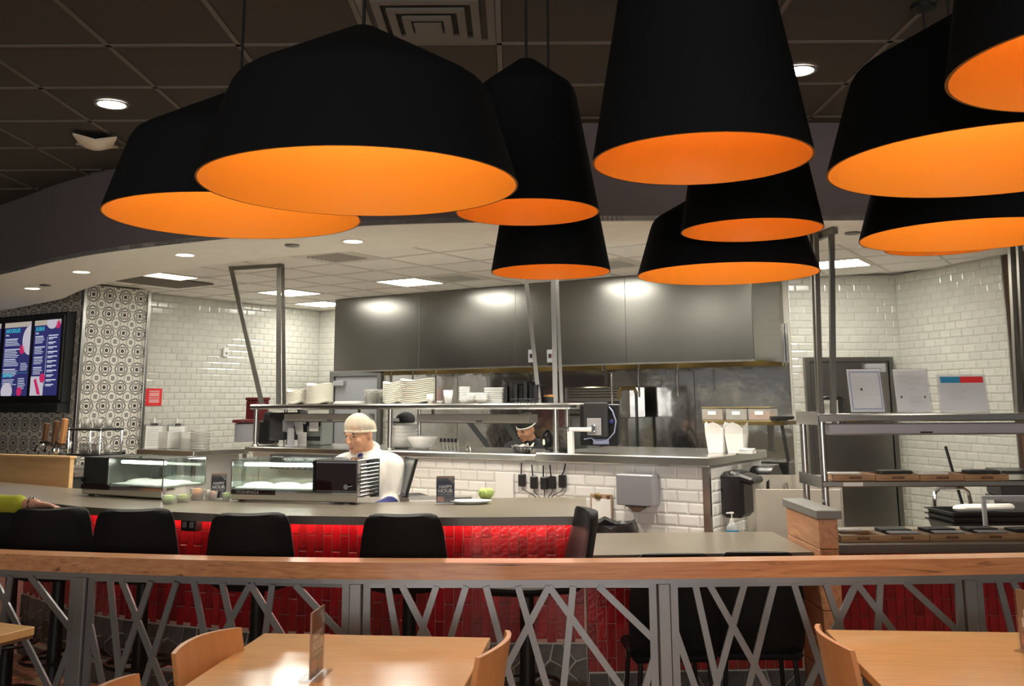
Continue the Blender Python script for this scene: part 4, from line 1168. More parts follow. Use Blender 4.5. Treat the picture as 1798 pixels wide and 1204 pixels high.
for k in range(10):
    p = kp(876, 705, .18); o = link('square_plate', me, None, (p.x, p.y, 1.692+k*.0122), (0, 0, KA)); tag(o, ORD[k]+' from the bottom: square white plate in the stack beside the black trays', 'plate', 'square white plates')
# black bento trays standing on edge
for k in range(7):
    p = kp(896+k*8.6, 700, .2+.05*(k % 2)); t = thing('bento_tray', ORD[k]+' black tray from the left standing on edge on the pass shelf', 'tray', (p.x, p.y, 1.692), KA+.25, 'black trays on edge')
    h = .135+.015*((k*5) % 3)
    part('floor_sheet', G().box(-.012, -.006, -.12, .12, 0, h, .002), 'slate', t); g = G().box(-.006, .014, -.12, -.114, 0, h).box(-.006, .014, .114, .12, 0, h).box(-.006, .014, -.12, .12, h-.006, h)
    part('rim', g, 'slate', t)
t = shelf_item('wire_basket', 'flat black wire basket lying before the black trays', 'basket', 922, .05)
g = G()
for k in range(7): g.tube([(-.09+.03*k, -.05, .03), (-.09+.03*k, 0, .005), (-.09+.03*k, .05, .03)], .003, 5)
for z, y in ((.03, -.05), (.03, .05), (.006, 0)): g.tube([(-.1, y, z), (.1, y, z)], .003, 5)
part('wires', g, 'plastic_black', t)
t = shelf_item('spice_tin', 'small orange-brown tin behind the struts on the pass shelf', 'tin', 966, .3)
smooth_part('can', G().lathe([(.05, 0), (.05, .045)], 16), 'slate', t); smooth_part('lid', G().lathe([(.052, .045), (.052, .06), (.0, .062)], 16), 'food_brown', t)

# ---- things standing on the pass
ZP = 1.321
def pitem(name, label, cat, px, w=.3, group=None, drz=0, z=ZP): return kthing(name, label, cat, px, 785, w, z, PASS, group, drz)
bowl = [(.05, 0), (.09, .02), (.125, .07), (.135, .10), (.13, .10), (.118, .072), (.085, .026), (.04, .008)]
stack('mixing_bowl', 'large white bowl nested in the stack right of the chef', 'bowl', 707, 4, .03, bowl, 'white_bowl', .27, z=ZP, grp='large white bowls', pname='bowl')
stack('mixing_bowl', 'large white bowl standing tilted rim right of the bowl stack', 'bowl', 742, 1, .03, [(r*.95, z*1.05) for r, z in bowl], 'white_bowl', .2, z=ZP, pname='bowl')
p = kp(712, 740, .62); t = thing('steel_container', 'tall pale container behind the white bowl stack', 'container', (p.x, p.y, ZP), KA)
smooth_part('body', G().lathe([(.11, 0), (.115, .185), (.12, .19), (.12, .2), (0, .201)], 20), mat('pale_plastic', (.6, .58, .53), .5), t)
t = thing('cap', 'black baseball cap with pale front lying on the tall container', 'cap', (p.x, p.y, ZP+.202), KA+.3)
smooth_part('crown', G().ball((0, 0, .03), (.085, .095, .065), 16, 10), 'cloth_black', t); smooth_part('brim', G().lathe([(.0, .0), (.1, .0), (.1, .006), (0, .012)], 18, (-.05, -.06, .002), 1, .7), 'cloth_black', t); part('patch', G().box(-.11, -.02, -.09, -.06, .004, .04, .006), 'white_bowl', t)
for k in range(5):
    px = 778+k*6.5; p = kp(px, 780, .25); t = thing('tongs', ORD[k]+' steel tongs from the left of five standing left of the cook', 'tongs', (p.x, p.y, ZP-.0), KA, 'tongs in the well')
    g = G().box(-.006, -.002, -.008, .008, 0, .085, .001, Matrix.Rotation(-.25, 4, 'Y')).box(.004, .008, -.008, .008, 0, .08, .001, Matrix.Rotation(-.12, 4, 'Y')); part('arms', g, 'chrome', t); part('grip', G().box(-.03, -.012, -.01, .01, .06, .09, .002), 'plastic_black', t)
t = pitem('steel_spout', 'small bright steel funnel on the pass', 'funnel', 822, .25); smooth_part('cone', G().lathe([(.03, 0), (.008, .05), (0, .055)], 12), 'chrome', t)
# food basket with paper
t = pitem('food_basket', 'black plastic food basket lined with white paper before the cook', 'basket', 918, .08)
g = G()
for k in range(16):
    a = 2*PI*k/16; g.tube([(.06*math.cos(a), .035*math.sin(a), .004), (.085*math.cos(a), .055*math.sin(a), .045)], .004, 4)
for s_, z in ((.06, .004), (.073, .025), (.086, .045)): g.tube([(s_*math.cos(2*PI*k/20), s_*.64*math.sin(2*PI*k/20), z) for k in range(20)], .004, 5, True)
part('weave', g, 'plastic_black', t)
v = []; f = []
for i in range(9):
    for j in range(6):
        a, b = -1+2*i/8, -1+2*j/5; v.append((a*.075, b*.045, .012+.055*(a*a*.4+b*b)*.7+.012*math.sin(5*a+3*b)))
for i in range(8):
    for j in range(5): f.append((i*6+j, i*6+j+1, i*6+j+7, i*6+j+6))
v2 = [(x, y, z+.003) for x, y, z in v]; g = G().add(v+v2, f+[tuple(k+54 for k in reversed(q)) for q in f]); smooth_part('paper_liner', g, 'paper', t)
# black phone/mouse with lit eye beside the post
t = pitem('kitchen_timer', 'black rounded gadget with a yellow lit eye beside the post', 'timer', 962, .3, z=1.336)
smooth_part('body', G().ball((0, 0, .075), (.05, .045, .08), 14, 10), 'plastic_black', t); smooth_part('lit_eye', G().ball((-.01, -.043, .06), (.009, .006, .022), 8, 6), 'orange_glow', t)
t = pitem('skillet', 'black flat pan on the pass by the post', 'pan', 985, .2, z=1.336); smooth_part('pan', G().shell([(.02, .002), (.09, .003), (.105, .022), (.1, .024), (.085, .01), (.02, .008)], 20), 'slate', t); part('handle', G().box(-.24, -.1, -.01, .01, .014, .022, .003), 'slate', t)
# receipt printers / tickets at the left
t = pitem('order_monitor', 'black monitor seen from the side on a grey arm at the left of the pass', 'monitor', 505, .22, None, .9)
part('screen', G().box(-.17, .17, -.018, .018, .05, .30, .008, Matrix.Rotation(-.22, 4, 'X')), 'plastic_black', t); part('display', G().box(-.15, .15, .019, .021, .07, .28, 0, Matrix.Rotation(-.22, 4, 'X')), 'display_dark', t)
part('mount_plate', G().box(-.05, .05, -.036, -.018, .12, .23, .003, Matrix.Rotation(-.22, 4, 'X')), 'plastic_grey', t)
g = G().box(-.03, .03, -.22, -.02, .12, .16, .006).box(-.03, .03, -.24, -.19, .0, .16, .006).box(-.05, .05, -.27, -.16, 0, .012, .003); part('arm', g, 'plastic_grey', t)
t = pitem('card_terminal', 'black bulky terminal standing behind the left pass post', 'terminal', 470, .35, None, .3)
part('body', G().box(-.09, .09, -.06, .06, 0, .22, .02, Matrix.Rotation(-.12, 4, 'X')), 'plastic_black', t); part('head', G().box(-.07, .1, -.09, .02, .2, .3, .02, Matrix.Rotation(.2, 4, 'Y')), 'plastic_matte', t)
t = pitem('receipt_printer', 'grey receipt printer with dark slots behind the hanging tickets', 'printer', 560, .45)
part('body', G().box(-.10, .10, -.08, .08, 0, .27, .01), mat('sage_grey', (.42, .46, .42), .5), t); part('slot', G().box(-.09, .09, -.083, -.079, .17, .22), 'vent_dark', t); part('drawer_gap', G().box(-.09, .09, -.083, -.079, .04, .08), 'vent_dark', t)
for k, (px, a, z) in enumerate(((528, .2, .2), (524, -.1, .1), (550, 0.0, .13), (530, 0, .0))):
    t = pitem('order_ticket', ['white order ticket hanging uppermost under the heat lamp', 'white order ticket overlapping below the uppermost one', 'printed white order ticket hanging right of the others', 'white order ticket standing lowest on the pass'][k], 'ticket', px, .30-.02*k, 'order tickets', 0, ZP+z)
    Mx = Matrix.Rotation(a, 4, 'Y'); s2_ = part('sheet', G().box(-.055, .055, -.001, .001, 0, .12, 0, Mx), 'paper', t)
    for q in range(5): part('print', G().box(-.045, .04-.012*(q % 3), -.002, -.0011, .025+q*.017, .029+q*.017, 0, Mx), 'paper_grey', s2_)
t = kthing('dark_red_bin', 'dark red square canister behind the left end of the pass shelf', 'canister', 452, 720, .9, 1.33); part('body', G().box(-.085, .085, -.085, .085, 0, .40, .01), 'red_plastic', t); part('rim', G().box(-.09, .09, -.09, .09, .4, .43, .006), 'red_plastic', t)
t = kthing('lidded_crock', 'grey crock with a flat dark red lid left of the pass posts', 'crock', 428, 760, .55, 1.33); smooth_part('body', G().lathe([(.09, 0), (.09, .17), (.07, .18)], 18), 'plastic_grey', t); smooth_part('lid', G().lathe([(.08, .18), (.115, .185), (.115, .21), (.0, .22)], 20), 'red_plastic', t)

# ---- monitor on its arm at the right of the pass
t = pitem('wall_monitor', 'black monitor seen from behind with blue cable on a white swing arm', 'monitor', 1053, .12, None, .04)
part('housing', G().box(-.155, .155, -.01, .035, .065, .36, .008), 'plastic_black', t); part('back_box', G().box(-.10, .085, -.06, -.01, .12, .375, .012), 'plastic_matte', t)
mp_ = part('mount_plate', G().box(-.065, .045, -.072, -.06, .14, .26, .003), 'plastic_grey', t)
g = G(); g.box(-.02, .01, -.1, -.072, .165, .215, .006); part('joint', g, 'chrome', mp_)
part('arm', G().box(-.2, -.02, -.10, -.075, .165, .195, .006), 'plastic_white', t); part('arm_post', G().box(-.205, -.165, -.115, -.07, .0, .165, .006), 'plastic_white', t)
smooth_part('cable', G().tube([(.09, -.02, .34), (.13, -.05, .31), (.155, -.05, .24), (.14, -.05, .16), (.08, -.05, .10), (.0, -.05, .085), (-.04, -.05, .12), (-.1, -.05, .11)], .005, 6), 'blue_wire', t)
part('port_block', G().box(-.04, .08, -.03, -.01, .075, .115, .003), 'blue_wire', t); smooth_part('plug', G().ball((.105, -.02, .235), (.018, .012, .018), 8, 6), 'cloth_blue', t)

# ---- plate shelf right of the range with food tubs
a, b = kp(1233, 738, .55), kp(1376, 738, .55)
t = thing('bracket_shelf', 'steel bracket shelf with food tubs right of the cooking line', 'shelf', (a.x, a.y, a.z), KA); L_ = (b-a).length
part('board', G().box(0, L_, 0, .3, -.03, 0, .004), 'brass', t)
part('bracket', G().tube([(.04, .02, -.03), (.1, .28, -.2)], .012, 4), 'plastic_matte', t); part('bracket', G().tube([(L_-.02, .02, -.03), (L_-.0, .06, -.28)], .014, 4), 'plastic_matte', t)
part('upright', G().box(.02, .06, .25, .29, 1.337-a.z, -.03), 'steel_dark', t); part('upright', G().box(L_-.2, L_-.16, .25, .29, 1.337-a.z, -.03), 'steel_dark', t)
for k, px in enumerate((1258, 1300, 1340)):
    p = kp(px, 730, .65); t = thing('food_tub', ['clear food tub with brown filling, left on the bracket shelf', 'clear food tub with pale filling, middle on the bracket shelf', 'clear food tub with brown filling, right on the bracket shelf'][k], 'tub', (p.x, p.y, a.z+.001), KA, 'food tubs')
    part('walls', G().box(-.079, .079, -.09, .09, .0, .085, .006), 'clear_plastic', t); part('food', G().box(-.072, .072, -.08, .08, .006, .055, .012), ('food_brown', 'beige_board', 'food_orange')[k], t); part('lid', G().box(-.081, .081, -.095, .095, .0855, .095, .003), 'brass', t); part('label', G().box(-.03, .03, -.093, -.0905, .04, .065), 'paper', t)
p = kp(1378, 730, .6); t = thing('black_dish', 'round black dish at the right end of the bracket shelf', 'dish', (p.x-.02, p.y, a.z+.001), KA); smooth_part('dish', G().shell([(.03, 0), (.08, .012), (.085, .03), (.08, .03), (.074, .016), (.03, .006)], 20), 'slate', t)
# take-out boxes
p = kp(1276, 790, .5); ttx = p
for k, (dx, dy, n) in enumerate(((-.065, 0, 3), (.072, .02, 3))):
    for q in range(n):
        t = thing('takeout_box', ORD[q]+' from the bottom: '+['open white paper take-out box in the left pile', 'open white paper take-out box in the right pile'][k], 'takeout box', (p.x+E1.x*dx+E2.x*dy, p.y+E1.y*dx+E2.y*dy, 1.336+q*.018), KA, 'take-out box pile %d' % k)
        g = G(); v = []
        for z, s_ in ((0, .052), (.135, .066)):
            v += [(-s_, -s_, z), (s_, -s_, z), (s_, s_, z), (-s_, s_, z)]
        f = [(0, 1, 5, 4), (1, 2, 6, 5), (2, 3, 7, 6), (3, 0, 4, 7), (3, 2, 1, 0)]
        for (i0, i1) in ((4, 5), (5, 6), (6, 7), (7, 4)):
            A0, A1 = Vector(v[i0]), Vector(v[i1]); m_ = (A0+A1)/2; out = Vector((m_.x, m_.y, 0)).normalized(); n_ = len(v)
            v += [tuple(A0.lerp(A1, .2)+out*.012+Vector((0, 0, .03))), tuple(m_+out*.016+Vector((0, 0, .045))), tuple(A0.lerp(A1, .8)+out*.012+Vector((0, 0, .03)))]
            f.append((i0, i1, n_+2, n_+1, n_))
        part('carton', g.add(v, f), 'paper', t)
p = kp(1312, 792, .45); t = thing('napkin_stack', 'small white napkin pile beside the take-out boxes', 'napkins', (p.x, p.y, 1.336), KA)
for k in range(3): part('sheet', G().box(-.05, .05, -.05, .05, k*.012, k*.012+.011, .003, Matrix.Rotation(.1*k, 4, 'Z')), 'paper', t)

# ---- on the white tiled wall: aerial units, towel dispenser
for k, (px, py, lean, h) in enumerate(((916, 843, .02, 0), (937, 847, -.06, 0), (955, 848, .0, 0), (969, 847, -.06, 0), (987, 845, .2, 0))):
    p = kp(px, py, -.03); t = thing('aerial_unit', ['black aerial unit on the white tiles, leftmost of five', 'black aerial unit on the white tiles, second of five', 'black aerial unit on the white tiles, middle of five', 'black aerial unit on the white tiles, fourth of five', 'black aerial unit on the white tiles, rightmost with a leaning aerial'][k], 'wireless unit', p, KA, 'wireless aerial units')
    part('box', G().box(-.028, .028, -.01, .022, -.045, .045, .006), 'plastic_black', t)
    smooth_part('aerial', G().tube([(-.004, 0, .04), (-.004+.1*lean, 0, .07), (-.004+.11*lean+lean*.06, 0, .125)], .005, 6), 'plastic_black', t)
    e = (955-px)*.0042
    smooth_part('cable', G().tube([(0, .005, -.045), (.0, .005, -.062), (e*.55, .008, -.10), (e*.95, .008, -.14), (e, .01, -.20)], .003, 5), 'plastic_black', t)
p = kp(1127, 857, -.012); t = thing('towel_dispenser', 'grey steel paper towel dispenser on the white tiled wall', 'towel dispenser', p, KA)
part('cabinet', G().box(-.135, .135, -.13, .0, -.105, .10, .008), mat('dispenser_grey', (.36, .36, .40), .35, .5), t); part('slot', G().box(-.075, .08, -.11, -.02, -.115, -.104), 'vent_dark', t)
v = [(-.075, -.07, -.1), (.075, -.07, -.1), (.06, -.08, -.125), (.012, -.085, -.15), (-.03, -.085, -.15), (-.06, -.08, -.125)]; g = G().add(v + [(x, y+.006, z) for x, y, z in v], [(0, 1, 2, 3, 4, 5), (11, 10, 9, 8, 7, 6)] + [(i, (i+1) % 6, 6+(i+1) % 6, 6+i) for i in range(6)]); part('towel', g, 'towel_brown', t)
p = kp(720, 837, -.004); o = part('wall_socket', G().box(-.05, .05, -.004, .006, -.07, .07, .003), 'plastic_white', None, loc=p, rot=(0, 0, KA)); tag(o, 'white cover plate on the tiles behind the tablet', 'wall plate')
p = kp(886, 853, -.02); o = part('cutting_board', G().box(-.08, .08, -.006, .006, -.12, .1, .004), 'plastic_white', None, loc=p, rot=(0, 0, KA)); tag(o, 'white board standing against the tiles left of the aerial units', 'board')
# ---- service end of the pass
p = PR + E2*.28 + E1*.02
t = thing('soap_dispenser', 'tall black towel dispenser on the end wall of the pass', 'dispenser', (p.x, p.y, 1.05), KA)
part('body', G().box(.0, .16, -.13, .11, -.12, .18, .03), 'plastic_black', t); part('hood_cap', G().box(.01, .19, -.12, .10, .15, .20, .015, Matrix.Rotation(.28, 4, 'Y')), 'leather_black', t)
p = PR + E2*.85 + E1*.02; t = thing('roll_dispenser', 'round black paper roll dispenser beside the service passage', 'dispenser', (p.x, p.y, 1.10), KA)
g = G(); pr = [(-.17, -.12), (.17, -.12)] + [(.17*math.cos(a), .13*math.sin(a)-.0) for a in [PI*k/12 for k in range(13)]]
g.prism(pr, 0, .14); g.v = [(z+.01, x, y) for x, y, z in g.v]; smooth_part('cover', g, 'plastic_black', t)
g = G().prism([(x*1.02, y*1.02) for x, y in pr], .14, .16); g.v = [(z+.01, x, y) for x, y, z in g.v]; smooth_part('front_rim', g, 'leather_black', t)
# hand sink with splash boards
t = thing('hand_sink', 'small steel hand sink with beige splash boards at the service passage', 'sink', (1.95, 6.75, 0), -.1)
part('splash_board', G().box(-.33, .22, -.16, -.15, .70, 1.12, .003), 'beige_board', t); part('side_board', G().box(.22, .235, -.15, .3, .70, 1.16, .003), 'beige_board', t); part('back_board', G().box(-.33, .33, .30, .31, .7, 1.18), 'beige_board', t)
part('basin', G().box(-.3, .2, -.14, .28, .6, .78, .02), 'steel', t); smooth_part('tap', G().tube([(-.08, .24, .78), (-.08, .24, 1.06), (-.08, .2, 1.12), (-.08, .13, 1.13), (-.08, .09, 1.08)], .012, 8), 'chrome', t); part('stand', G().box(-.25, .15, -.1, .25, .012, .6), 'steel_dark', t)
p = atz(1266, 937, .86); t = thing('sanitizer_bottle', 'clear pump bottle with a blue label at the end of the tiled wall', 'bottle', (1.40, 6.43, .80)); 
smooth_part('bottle', G().lathe([(.035, 0), (.038, .01), (.038, .1), (.02, .13), (.012, .135)], 16), 'clear_plastic', t); smooth_part('label', G().lathe([(.0385, .015), (.0385, .085)], 16), 'blue_label', t); smooth_part('pump', G().lathe([(.014, .135), (.014, .15), (.005, .152), (.005, .185), (.014, .186), (.014, .195), (0, .196)], 12), 'plastic_white', t); part('spout', G().box(-.035, .0, -.005, .005, .186, .194), 'plastic_white', t)
o = part('steel_ledge', G().box(1.30, 1.62, 6.33, 6.53, .77, .80, .004).box(1.32, 1.35, 6.36, 6.39, .012, .77).box(1.57, 1.6, 6.36, 6.39, .012, .77).box(1.32, 1.35, 6.47, 6.5, .012, .77).box(1.57, 1.6, 6.47, 6.5, .012, .77), 'steel'); tag(o, 'narrow steel side table carrying the pump bottle', 'side table')
# waste bin and clipboard behind the bar end
t = thing('waste_bin', 'black waste bin with a curled-over bag behind the end of the bar', 'bin', (.62, 6.62, 0.012), 0)
smooth_part('barrel', G().lathe([(.16, 0), (.19, .84), (.185, .86)], 20), 'plastic_black', t); 
smooth_part('bag_rim', G().shell([(.19, .80), (.205, .86), (.19, .90), (.17, .88), (.18, .84)], 28, (0, 0, 0), 1, 1, lambda a, r, z: .012*math.sin(5*a)+.008*math.sin(9*a)), 'leather_black', t)
p = kp(1056, 893, -.02); t = thing('clipboard', 'brown clipboard with white sheets and a bulldog clip above the bin', 'clipboard', p, KA)
part('board', G().box(-.085, .09, -.006, .004, -.12, .10, .003), 'towel_brown', t); part('sheet', G().box(-.07, .078, -.010, -.006, -.13, .07), 'paper', t); smooth_part('clip', G().ball((-.02, -.014, .085), (.028, .012, .024), 10, 6), 'brass', t); part('knob', G().box(.045, .07, -.02, -.004, .075, .095, .004), 'dark_wood', t)

# ================================================================= LEFT BACK: prep table, wall fittings, menu wall
c0_ = kp(338, 800, .05); pt = thing('prep_table', 'steel prep table behind the sushi cases at the left', 'table', (c0_.x-.2, c0_.y-.1, 0), KA)
part('top', G().box(-.2, .6, -.2, .45, 1.235, 1.285, .006), 'steel', pt); part('lower_case', G().box(-.12, .52, -.12, .4, .5, 1.234, .006), mat('prep_grey', (.52, .51, .5), .4, .4), pt)
for sx in (-.17, .57):
    for sy in (-.17, .42): part('leg', G().tube([(sx, sy, .012), (sx, sy, 1.235)], .02, 8), 'steel', pt)
pl = Vector((c0_.x-.2, c0_.y-.1, 0))
def onprep(dx, dy): v = pl + E1*dx + E2*dy; return (v.x, v.y, 1.286)
t = thing('clear_container', 'frosted square plastic container on the prep table, larger left one', 'container', onprep(-.02, .05), KA); part('walls', G().box(-.1, .05, -.08, .08, 0, .155, .006), 'clear_plastic', t); part('inner', G().box(-.09, .04, -.07, .07, .004, .10, .004), 'paper', t)
t = thing('clear_container', 'frosted round plastic container on the prep table beside the square one', 'container', onprep(.16, .1), KA); smooth_part('walls', G().lathe([(.085, 0), (.095, .15), (.088, .15), (.08, .006)], 18), 'clear_plastic', t); smooth_part('filling', G().lathe([(.07, .008), (.08, .1), (0, .11)], 16), 'paper', t)
for k in range(7):
    p = onprep(.44, .0); o = smooth_part('deli_cover', G().shell([(.03, 0), (.085, .002), (.09, .018), (.085, .02), (.078, .008), (.03, .006)], 18), 'clear_plastic', None, loc=(p[0], p[1], p[2]+.026*k)); tag(o, ORD[k]+' from the bottom: clear round cover in the stack beside the pass post', 'cover', 'stack of clear covers')
t = thing('ticket_box', 'black box on the front of the prep table behind the happy hour card', 'box', tuple(Vector(onprep(.26, -.135)) - Vector((0, 0, .24))), KA); part('body', G().box(-.10, .10, -.08, .01, 0, .17, .006), 'plastic_black', t); part('label', G().box(-.1, -.05, -.083, -.08, .09, .105), 'paper', t)
def onleft(px, py, off=.012): return atp(px, py, (18.2, 1.575)) - Vector((-E1.x, -E1.y, 0))*off
LAng = math.atan2(E2.y, E2.x)
for k, px in enumerate((267, 307)):
    p = onleft(px, 766, .02); t = thing('clipboard', ['white clipboard with curling papers on the left tiled wall', 'white clipboard with a flat form on the left tiled wall'][k], 'clipboard', p, LAng, 'clipboards on the tiles')
    part('board', G().box(-.12, .12, -.004, .004, -.14, .15, .003), 'plastic_grey', t); part('sheet', G().box(-.115, .115, -.010, -.005, -.15, .12, 0, Matrix.Rotation(.03*(1-k), 4, 'Y')), 'paper', t)
    for q in range(8): part('print', G().box(-.09, .05+.01*(q % 3), -.0115, -.0102, -.10+q*.025, -.094+q*.025), 'paper_grey', t)
    part('clip', G().box(-.05, .05, -.02, -.004, .12, .155, .004), 'chrome', t); part('hook', G().box(-.012, .012, -.012, .0, .155, .21, .003), 'plastic_white', t)
p = onleft(265, 697, .016); t = thing('fire_notice', 'red notice sign with a white arrow on the left tiled wall', 'sign', p, LAng)
part('plate', G().box(-.16, .14, -.003, .003, -.1, .1, .002), 'red_sign', t)
g = G().add([(-.13, -.004, .03), (-.09, -.004, .03), (-.09, -.004, -.03), (-.075, -.004, -.03), (-.11, -.004, -.07), (-.145, -.004, -.03), (-.13, -.004, -.03)], [(0, 1, 2, 3, 4, 5, 6)]); part('arrow', g, 'paper', t)
text('WARNING', .03, 'paper', t, (.03, -.0036, .065), (PI/2, 0, 0)); text('AVERTISSEMENT', .022, 'paper', t, (.03, -.0036, -.01), (PI/2, 0, 0))
for k in range(3): part('lettering', G().box(-.04, .1, -.0045, -.003, .04-k*.014, .046-k*.014), 'paper', t); part('lettering', G().box(-.04, .1, -.0045, -.003, -.035-k*.014, -.029-k*.014), 'paper', t)
p = onleft(393, 618, .02); t = thing('wall_sensor', 'small white sensor box on the left tiled wall', 'sensor', p, LAng); part('case', G().box(-.04, .04, -.03, .008, -.06, .06, .008), 'plastic_white', t); part('window', G().box(-.02, .02, -.034, -.03, -.035, .0, .003), 'plastic_grey', t)
pl_ = atp(200, 803, (CP.y - CP.x*1.575, 1.575)); t = thing('card_slot', 'black slot plate with white paper on the patterned pier', 'wall box', pl_ + Vector((E1.x, E1.y, 0))*.014, LAng); part('slot', G().box(-.13, .13, -.008, .004, .0, .06, .002), 'plastic_black', t); part('paper', G().box(-.13, .14, -.006, .004, -.08, .0, .001), 'paper', t)

# ---- menu screens
mB = CP.y - SL*CP.x
def onmenu(px, py, off): 
    return atp(px, py, (mB - off*K2, SL))
c1, c2 = onmenu(-60, 610, .14), onmenu(112, 600, .14)
zb, zt_ = 1.735, 2.665
mh = thing('menu_housing', 'black housing that carries the menu screens on the left wall', 'display housing', (c2.x, c2.y, 0), KA)
W_ = (c2-c1).length
part('back_box', G().box(-W_, 0, .02, .13, zb-.02, zt_+.02, .006), 'plastic_matte', mh); part('shelf_lip', G().box(-W_, 0, -.02, .13, zb-.12, zb-.021, .006), 'plastic_matte', mh)
def menu_screen(pa, pb, lab, kind):
    a, b = onmenu(pa, 600, .14), onmenu(pb, 600, .14); wd = (b-a).length; c = (a+b)/2
    t = thing('menu_screen', lab, 'menu screen', (c.x, c.y, (zb+zt_)/2), KA, 'menu screens'); h = .405; wv = wd/2
    bz = part('bezel', G().box(-wv-.045, wv+.045, -.002, .019, -h-.05, h+.045, .004), 'plastic_black', t); dp_ = part('display', G().box(-wv, wv, -.006, -.002, -h, h), 'screen_blue', t); sc_ = t; t = dp_
    fr = (PI/2, 0, 0); y = -.0075
    part('header_band', G().box(-wv, wv, y, -.0061, h-.055, h), 'screen_tan', t)
    def lines(x0, x1, z0, n, dz, th=.006, m='screen_text', rag=.3):
        g = G()
        for k in range(n): g.box(x0, x1-(x1-x0)*rag*R.random(), y, -.0061, z0-k*dz-th, z0-k*dz)
        part('lettering', g, m, t)
    def disc(cx, cz, r, m, name='roundel', sq_=1):
        g = G(); n = 24; g.prism([(cx+r*math.cos(2*PI*k/n), cz+r*sq_*math.sin(2*PI*k/n)) for k in range(n)], 0, .0012); g.v = [(min(wv, max(-wv, p[0])), -.0076-p[2], min(h, max(-h, p[1]))) for p in g.v]; part(name, g, m, t)
    if kind == 'noodles':
        text('NOODLES', .06, 'screen_cyan', t, (-wv+.03, y, h-.095), fr, align='LEFT', bold=.002, ext=.001); text('Udon', .03, 'screen_text', t, (-wv+.03, y, h-.14), fr, align='LEFT')
        for z0, n in ((.225, 5), (.11, 6), (0, 5), (-.11, 5)): lines(-wv+.03, wv*.35, z0, 1, .02, .010); lines(-wv+.03, wv*.35, z0-.02, n-1, .017)
        lines(wv*.4, wv-.015, -.05, 5, .018); text('BOWLS', .055, 'screen_cyan', t, (-wv+.03, y, -.185), fr, align='LEFT', bold=.002, ext=.001)
        lines(-wv+.03, wv*.2, -.225, 4, .018); lines(wv*.3, wv-.02, -.215, 7, .018)
        disc(wv*1.02, .20, .15, 'screen_food', 'bowl_photo', 1.1); disc(wv*.45, .10, .05, 'screen_pink'); disc(-wv*.5, -.36, .11, 'screen_food', 'bowl_photo', .9); disc(wv*.45, -.36, .05, 'screen_pink'); lines(-wv, wv, -.155, 1, .01, .003, 'screen_cyan', 0)
    elif kind == 'sushi':
        text('SUSHI', .06, 'screen_cyan', t, (-wv+.03, y, h-.095), fr, align='LEFT', bold=.002, ext=.001); text('Rolls', .03, 'screen_text', t, (-wv+.03, y, h-.14), fr, align='LEFT')
        for z0, n in ((.235, 5), (.12, 5), (.01, 5), (-.10, 5)): lines(-wv+.03, -wv*.05, z0, 1, .02, .010); lines(-wv+.03, -wv*.15, z0-.02, n-1, .017)
        lines(wv*.12, wv*.9, .24, 1, .02, .01)
        for k in range(11): lines(wv*.15, wv-.02, .215-k*.05, 1, .02, .010); lines(wv*.15, wv*.6, .198-k*.05, 1, .02, .006)
        g = G().box(-wv, -wv*.02, y, -.0061, -h, -.2); part('roll_photo', g, 'screen_food', t); disc(wv*.0-.03, -.22, .05, 'screen_pink'); disc(wv*.35, h-.03, .1, 'screen_food', 'plate_photo', .7); disc(wv*.8, h-.06, .042, 'screen_pink')
        part('divider', G().box(wv*.04, wv*.05, y, -.0061, -.3, .22), 'screen_text', t)
        g = G(); g.prism([(-wv*.75, -.24), (-wv*.6, -.22), (-wv*.3, -.34), (-wv*.2, -.4), (-wv*.45, -.39)], 0, .0011); g.v = [(p[0], -.0076-p[2], p[1]) for p in g.v]; part('shrimp_photo', g, 'screen_pink', t)
    else:
        text('STARTERS', .055, 'screen_cyan', t, (-wv+.03, y, h-.095), fr, align='LEFT', bold=.002, ext=.001); lines(-wv+.03, wv-.02, .2, 22, .025)
    return sc_
menu_screen(8, 54, 'lit menu screen headed NOODLES and BOWLS', 'noodles'); menu_screen(60, 106, 'lit menu screen headed SUSHI nearest the patterned pier', 'sushi'); menu_screen(-46, 1, 'lit menu screen cut off by the left edge of the picture', 'other')

# ---- light wood back bar with taps and glass rack
wa, wbp = aty(-80, 800, 8.6), aty(124, 800, 7.95)
t = thing('back_bar', 'light wood back bar panel at the far left behind the sushi bar', 'bar panel', (wbp.x, wbp.y, 0), math.atan2(wbp.y-wa.y, wbp.x-wa.x)); L_ = (wbp-wa).length
part('front', G().box(-L_-1, 0, 0, .04, .0, 1.27, .003), 'light_wood', t); part('cap', G().box(-L_-1, .012, -.012, .05, 1.271, 1.29, .003), 'light_wood', t)
cb_, sb_ = math.cos(t.rotation_euler[2]), math.sin(t.rotation_euler[2])
part('counter', G().box(-L_-1, -.0, .05, .75, 1.12, 1.16, .004), 'quartz_edge', t); part('cabinet', G().box(-L_-1, -.02, .05, .72, .012, 1.119), 'plastic_matte', t)
def onbb(dx, dy, z): return (wbp.x+cb_*dx-sb_*dy, wbp.y+sb_*dx+cb_*dy, z)
t = thing('beer_tower', 'chrome beer tower with wooden tap handles at the far left', 'beer tap', onbb(-.52, .3, 1.161), math.atan2(sb_, cb_))
smooth_part('column', G().tube([(0, 0, 0), (0, 0, .17)], .035, 12), 'chrome', t); smooth_part('crossbar', G().tube([(-.2, 0, .2), (.12, 0, .2)], .04, 12), 'chrome', t)
for k, x in enumerate((-.14, -.02, .08)):
    part('handle', G().box(x-.022, x+.022, -.07, -.03, .22, .43-.03*(2-k), .006, Matrix.Rotation(.1, 4, 'Y')), 'chair_wood' if k == 2 else 'dark_wood', t); smooth_part('tap_body', G().tube([(x, -.03, .2), (x, -.1, .19), (x, -.12, .14)], .014, 8), 'chrome', t)
